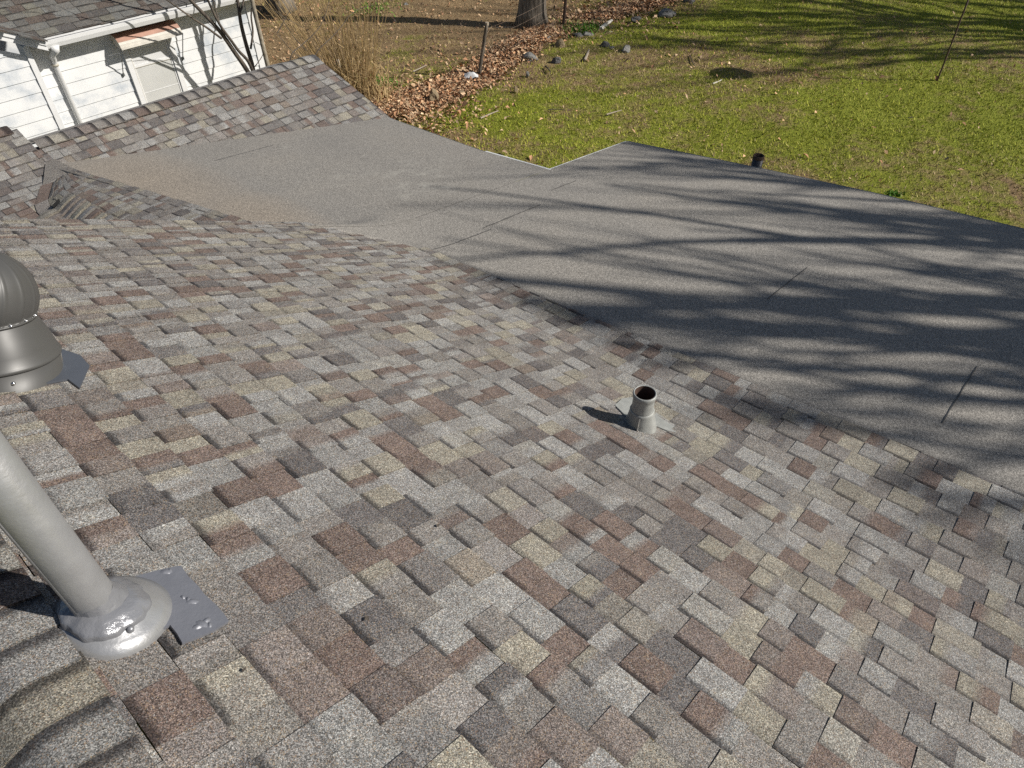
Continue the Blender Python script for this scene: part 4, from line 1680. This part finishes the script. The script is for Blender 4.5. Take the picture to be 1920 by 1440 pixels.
# ------------------------------------------------------------------ rocks, sticks, litter
def rock(px, py, wpx, hpx, label, mat, seed, group="rocks along the old fence line", flat=0.7):
    c = at_z(px, py)
    dep = (c - CAM) @ CF
    sx = wpx / FPX * dep / 2
    sz = hpx / FPX * dep / 2
    bm = bmesh.new()
    bmesh.ops.create_icosphere(bm, subdivisions=3, radius=1)
    for v in bm.verts:
        n1 = mnoise.noise(v.co * 1.1 + Vector((seed * 3.7, seed, 0)))
        n2 = mnoise.noise(v.co * 3.2 + Vector((0, seed * 2.1, seed)))
        v.co *= 1 + 0.42 * n1 + 0.16 * n2
        # chop some flat facets
        for kx in range(3):
            rr = random.Random(seed * 10 + kx)
            nn = Vector((rr.gauss(0, 1), rr.gauss(0, 1), abs(rr.gauss(0, 0.8)))).normalized()
            dd = v.co.dot(nn) - 0.62
            if dd > 0:
                v.co -= nn * dd * 0.85
    me = bpy.data.meshes.new("rock")
    bm.to_mesh(me)
    bm.free()
    o = link("rock", me, mat)
    o.location = (c[0], c[1], sz * 0.45)
    o.scale = (sx * 0.95, sx * 0.8, sz * 1.15)
    o.rotation_euler = (0, 0, math.atan2(CR[1], CR[0]) + random.Random(seed).uniform(-0.5, 0.5))
    return tag(o, label, "rock", group)


rock(813, 192, 24, 30, "upright tan and grey rock leaning in brown leaves near the roof corner", M_ROCKTAN, 1)
rock(866, 178, 14, 12, "small tan stone half buried in the leaf strip below the fence post", M_ROCKTAN, 2)
rock(993, 112, 32, 20, "pointed grey rock at the edge of the leaf strip below the big trunk", M_ROCK, 3)
rock(1042, 116, 20, 12, "dark low rock right of the pointed grey rock", M_ROCKDARK, 4)
rock(1050, 90, 28, 20, "tan topped rock among leaves below the rusty post", M_ROCKTAN, 5)
rock(1030, 80, 24, 14, "flat grey rock beside green weeds at the leaf strip", M_ROCK, 6)
rock(1085, 70, 24, 12, "dark jagged rock left of the longer flat one", M_ROCKDARK, 7)
rock(1100, 68, 24, 12, "long flat grey brown rock above the bare stick", M_ROCK, 8)
rock(1133, 90, 22, 16, "round dark grey rock right of the bare stick", M_ROCKDARK, 9)
rock(1147, 94, 12, 10, "small pale stone touching the round dark rock", M_ROCK, 10)
rock(1173, 100, 22, 18, "split pale grey rock, rightmost of the row by the lawn", M_ROCK, 11)
rock(1250, 28, 36, 16, "broad grey ridged rock at the end of the leaf strip", M_ROCK, 12)
rock(1190, 38, 22, 9, "low black rock left of the broad ridged rock", M_ROCKDARK, 13)
rock(1290, 4, 24, 12, "dark rock with leaves at the top edge of the picture", M_ROCKDARK, 14)
rock(968, 172, 9, 14, "small dark tan stone standing alone in the lawn", M_ROCKTAN, 15)
rock(989, 141, 9, 9, "small pale stone in a bare earth patch", M_ROCK, 16)
rock(1144, 62, 9, 5, "tiny cream stone near the pale stick", M_PALE, 17)
rock(760, 12, 14, 8, "small pale grey stone in the far yard at the top", M_ROCK, 18)


def stick(pxs, rad, label, mat, group="fallen sticks on the lawn"):
    pts = [Vector(at_z(x, y)) + Vector((0, 0, 0.04)) for x, y in pxs]
    mb = MB()
    pp = smooth_path(pts, 4)
    mb.tube(pp, [rad * (1 - 0.5 * k / (len(pp) - 1)) for k in range(len(pp))], 6)
    o = mb.build("stick", mat)
    tag(o, label, "stick", group)
    return o


stick([(1096, 116), (1103, 100), (1108, 84), (1113, 74)], 0.035, "bare brown stick pointing up the slope between the rocks", M_STICK)
stick([(1126, 58), (1136, 49), (1147, 41)], 0.07, "short thick pale stick lying above the rocks", M_PALE)
stick([(901, 225), (917, 218), (934, 211)], 0.022, "thin pale straight stick on the lawn below the fence post", M_STICK)
stick([(1137, 218), (1150, 214), (1165, 210)], 0.018, "thin pale twig in the middle of the lawn", M_STICK)
stick([(1028, 209), (1045, 208), (1060, 210)], 0.012, "fine dark twig lying flat left of the middle of the lawn", M_BARK2)
stick([(1293, 107), (1298, 120), (1304, 130)], 0.016, "thin dark twig leaning beside the round shadow", M_BARK2)
stick([(1336, 160), (1346, 156), (1354, 152)], 0.018, "short pale twig below the round shadow", M_PALE)
stick([(775, 137), (788, 131), (800, 125)], 0.018, "pale bent twig in the dry yard behind the leaf strip", M_STICK)
stick([(1023, 127), (1028, 132), (1032, 138)], 0.025, "short dark stick in the bare earth patch", M_BARK2)
stick([(930, 55), (980, 54), (1018, 58)], 0.02, "long thin dark branch lying behind the leaf strip by the trunk", M_BARK2)
# white rag
mb = MB()
c = at_z(884, 147)
r = random.Random(4)
vs = []
for j in range(7):
    for i in range(9):
        a, b2 = (i - 4) / 4, (j - 3) / 3
        vs.append((c[0] + a * 0.17 * CR[0] + b2 * 0.12 * 0.7, c[1] + a * 0.17 * CR[1] + b2 * 0.12 * 0.7, 0.05 + max(0, 0.09 * (1 - a * a) * (1 - b2 * b2)) + r.uniform(-0.02, 0.03)))
mb.mesh(vs, [(j * 9 + i, j * 9 + i + 1, (j + 1) * 9 + i + 1, (j + 1) * 9 + i) for j in range(6) for i in range(8)])
o = mb.build("litter_bag", M_TRIM, smooth=True)
tag(o, "small crumpled white bag at the foot of the fence post", "litter")

# dead leaves: thick drift along the fence line, thin scatter elsewhere
rng = np.random.default_rng(21)


def leaf_mesh(px, py, size, lift, seed, name, stuff_label=None):
    r = np.random.default_rng(seed)
    n = len(px)
    ang = r.uniform(0, 2 * np.pi, n)
    tilt = r.normal(0, 0.5, (n, 2))
    sz = size * np.clip(r.lognormal(-0.12, 0.42, n), 0.3, 2.2)
    L = np.stack([np.cos(ang), np.sin(ang), tilt[:, 0]], -1) * sz[:, None]
    Wd = np.stack([-np.sin(ang), np.cos(ang), tilt[:, 1]], -1) * (sz * r.uniform(0.35, 0.6, n))[:, None]
    base = np.stack([px, py, ground_z(px, py) + lift * r.uniform(0.3, 1, n) + 0.012], -1)
    curl = np.stack([np.zeros(n), np.zeros(n), sz * r.uniform(0.05, 0.5, n)], -1)
    v = np.stack([base - L, base - Wd + curl, base + L, base + Wd + curl], 1).reshape(-1, 3)
    i = np.arange(n) * 4
    f = np.concatenate([np.stack([i, i + 1, i + 2], -1), np.stack([i, i + 2, i + 3], -1)])
    pal = np.array([(0.50, 0.28, 0.15), (0.54, 0.34, 0.19), (0.36, 0.19, 0.10), (0.60, 0.42, 0.26), (0.22, 0.13, 0.075), (0.42, 0.30, 0.18)])
    c = pal[r.integers(0, len(pal), n)] * r.uniform(0.75, 1.25, (n, 1))
    c = np.concatenate([c, np.ones((n, 1))], -1)
    o = big_mesh(name, v, f, np.concatenate([c, c]), M_LEAF)
    o["kind"] = "stuff"
    return o


n = 60000
x = rng.uniform(6, 34, n)
y = rng.uniform(4, 32, n)
dl, sd = dist_line(x, y)
wid = 0.34 + 0.28 * lownoise(x, y, 1.1, 9) + 0.02 * (x - 10)
wid = np.where(sd > 0, wid * 1.15, wid * 0.9)
p = np.exp(-(dl / np.maximum(0.15, wid)) ** 2)
keep = rng.random(n) < p
# extra pile by the roof corner
a0 = at_z(760, 205)
x2 = rng.normal(a0[0], 0.9, 2600)
y2 = rng.normal(a0[1], 0.9, 2600)
a1 = at_z(1180, 10)
x3 = rng.normal(a1[0], 1.6, 2400)
y3 = rng.normal(a1[1], 0.8, 2400)
nn = 46000
t_ = rng.random(nn) ** 0.8
seg = rng.integers(0, len(FL) - 1, nn)
FLa = np.array(FL)
pb_ = FLa[seg] + (FLa[seg + 1] - FLa[seg]) * rng.random((nn, 1))
wdt = 0.25 * (1 + 0.6 * lownoise(pb_[:, 0], pb_[:, 1], 1.5, 30))
off = rng.normal(0, 1, (nn, 2)) * wdt[:, None]
xs = np.concatenate([x[keep], x2, x3, pb_[:, 0] + off[:, 0]])
ys_ = np.concatenate([y[keep], y2, y3, pb_[:, 1] + off[:, 1]])
leaf_mesh(xs, ys_, 0.040, 0.07, 5, "leaf_drift")
n = 90000
x = rng.uniform(6, 40, n)
y = rng.uniform(2, 36, n)
dl, sd = dist_line(x, y)
pr = np.where(sd > 0, 0.55 + 0.7 * lownoise(x, y, 0.8, 14), 0.055 + 0.10 * np.clip(lownoise(x, y, 0.9, 15), 0, 1) + 0.22 * np.exp(-dl / 1.1))
P = at_z(1385, 118)
pr = np.where(np.hypot(x - P[0], y - P[1]) < 2.2, pr + 0.16, pr)
keep = rng.random(n) < pr
leaf_mesh(x[keep], y[keep], 0.034, 0.03, 6, "scattered_leaves")

# grass blades
n = 430000
# keep only where the picture can see: in front of the camera, lawn side
x = rng.uniform(7, 34, n)
y = rng.uniform(-6, 30, n)
z0 = ground_z(x, y)
Pc = np.stack([x, y, z0], -1) - CAM
dep = Pc @ CF
u = 960 + FPX * (Pc @ CR) / dep
v = 720 - FPX * (Pc @ CU) / dep
dl, sd = dist_line(x, y)
grn = lownoise(x, y, 0.9, 3)
pr = np.where(sd > 0, 0.32 - 0.5 * grn, 0.95 - 0.4 * grn) * np.clip((dl - 0.15) / 0.5, 0.0, 1)
k = (u > -200) & (u < 2700) & (v > -160) & (v < 640) & (rng.random(n) < pr)
x, y, z0 = x[k], y[k], z0[k]
sd = sd[k]
grn = grn[k]
m_ = len(x)
ang = rng.uniform(0, 2 * np.pi, m_)
hgt = rng.uniform(0.025, 0.075, m_)
wd = rng.uniform(0.006, 0.014, m_)
ln = rng.normal(0, 0.035, (m_, 2))
sx, sy = np.cos(ang) * wd, np.sin(ang) * wd
v0 = np.stack([x - sx, y - sy, z0 - 0.01], -1)
v1 = np.stack([x + sx, y + sy, z0 - 0.01], -1)
v2 = np.stack([x + ln[:, 0], y + ln[:, 1], z0 + hgt], -1)
V = np.stack([v0, v1, v2], 1).reshape(-1, 3)
F = np.arange(m_ * 3).reshape(-1, 3)
pal = np.array([(0.225, 0.275, 0.022), (0.335, 0.350, 0.036), (0.375, 0.360, 0.055), (0.33, 0.285, 0.10), (0.38, 0.285, 0.16)])
w_ = np.where(sd > 0, 2.4, 0.4) + grn * np.where(sd > 0, 3.0, 2.6) + rng.uniform(0, 3.4, m_)
ci = np.clip(w_.astype(int) + rng.integers(0, 2, m_), 0, 4)
c = pal[ci] * rng.uniform(0.75, 1.25, (m_, 1))
c = np.concatenate([c, np.ones((m_, 1))], -1)
o = big_mesh("grass", V, F, c, M_BLADE)
o["kind"] = "stuff"
# a few bright green weed tufts
def weeds(px, py, spread, nb, hgt, seed, label):
    c0 = at_z(px, py)
    r = np.random.default_rng(seed)
    x = c0[0] + r.normal(0, spread, nb)
    y = c0[1] + r.normal(0, spread, nb)
    ang = r.uniform(0, 6.28, nb)
    wd = r.uniform(0.01, 0.025, nb)
    h = hgt * r.uniform(0.5, 1.1, nb)
    ln = r.normal(0, hgt * 0.6, (nb, 2))
    z = ground_z(x, y)
    V = np.stack([np.stack([x - np.cos(ang) * wd, y - np.sin(ang) * wd, z], -1), np.stack([x + np.cos(ang) * wd, y + np.sin(ang) * wd, z], -1),
                  np.stack([x + ln[:, 0], y + ln[:, 1], z + h], -1)], 1).reshape(-1, 3)
    col = np.array([(0.09, 0.21, 0.02)]) * r.uniform(0.7, 1.4, (nb, 1))
    o = big_mesh("weed_patch", V, np.arange(nb * 3).reshape(-1, 3), np.concatenate([col, np.ones((nb, 1))], -1), M_BLADE)
    o["kind"] = "stuff"


weeds(1078, 52, 0.35, 900, 0.16, 1, "bright green weeds right of the rusty fence post")
weeds(690, 22, 0.4, 260, 0.10, 2, "bright green weeds at the top of the dry yard")
weeds(1677, 366, 0.06, 70, 0.08, 3, "small bright green tuft at the right edge of the flat roof")
weeds(705, 160, 0.22, 350, 0.15, 4, "green weeds beside the foot of the cane clump")
print("faces", sum(len(o.data.polygons) for o in bpy.data.objects if o.type == 'MESH'))
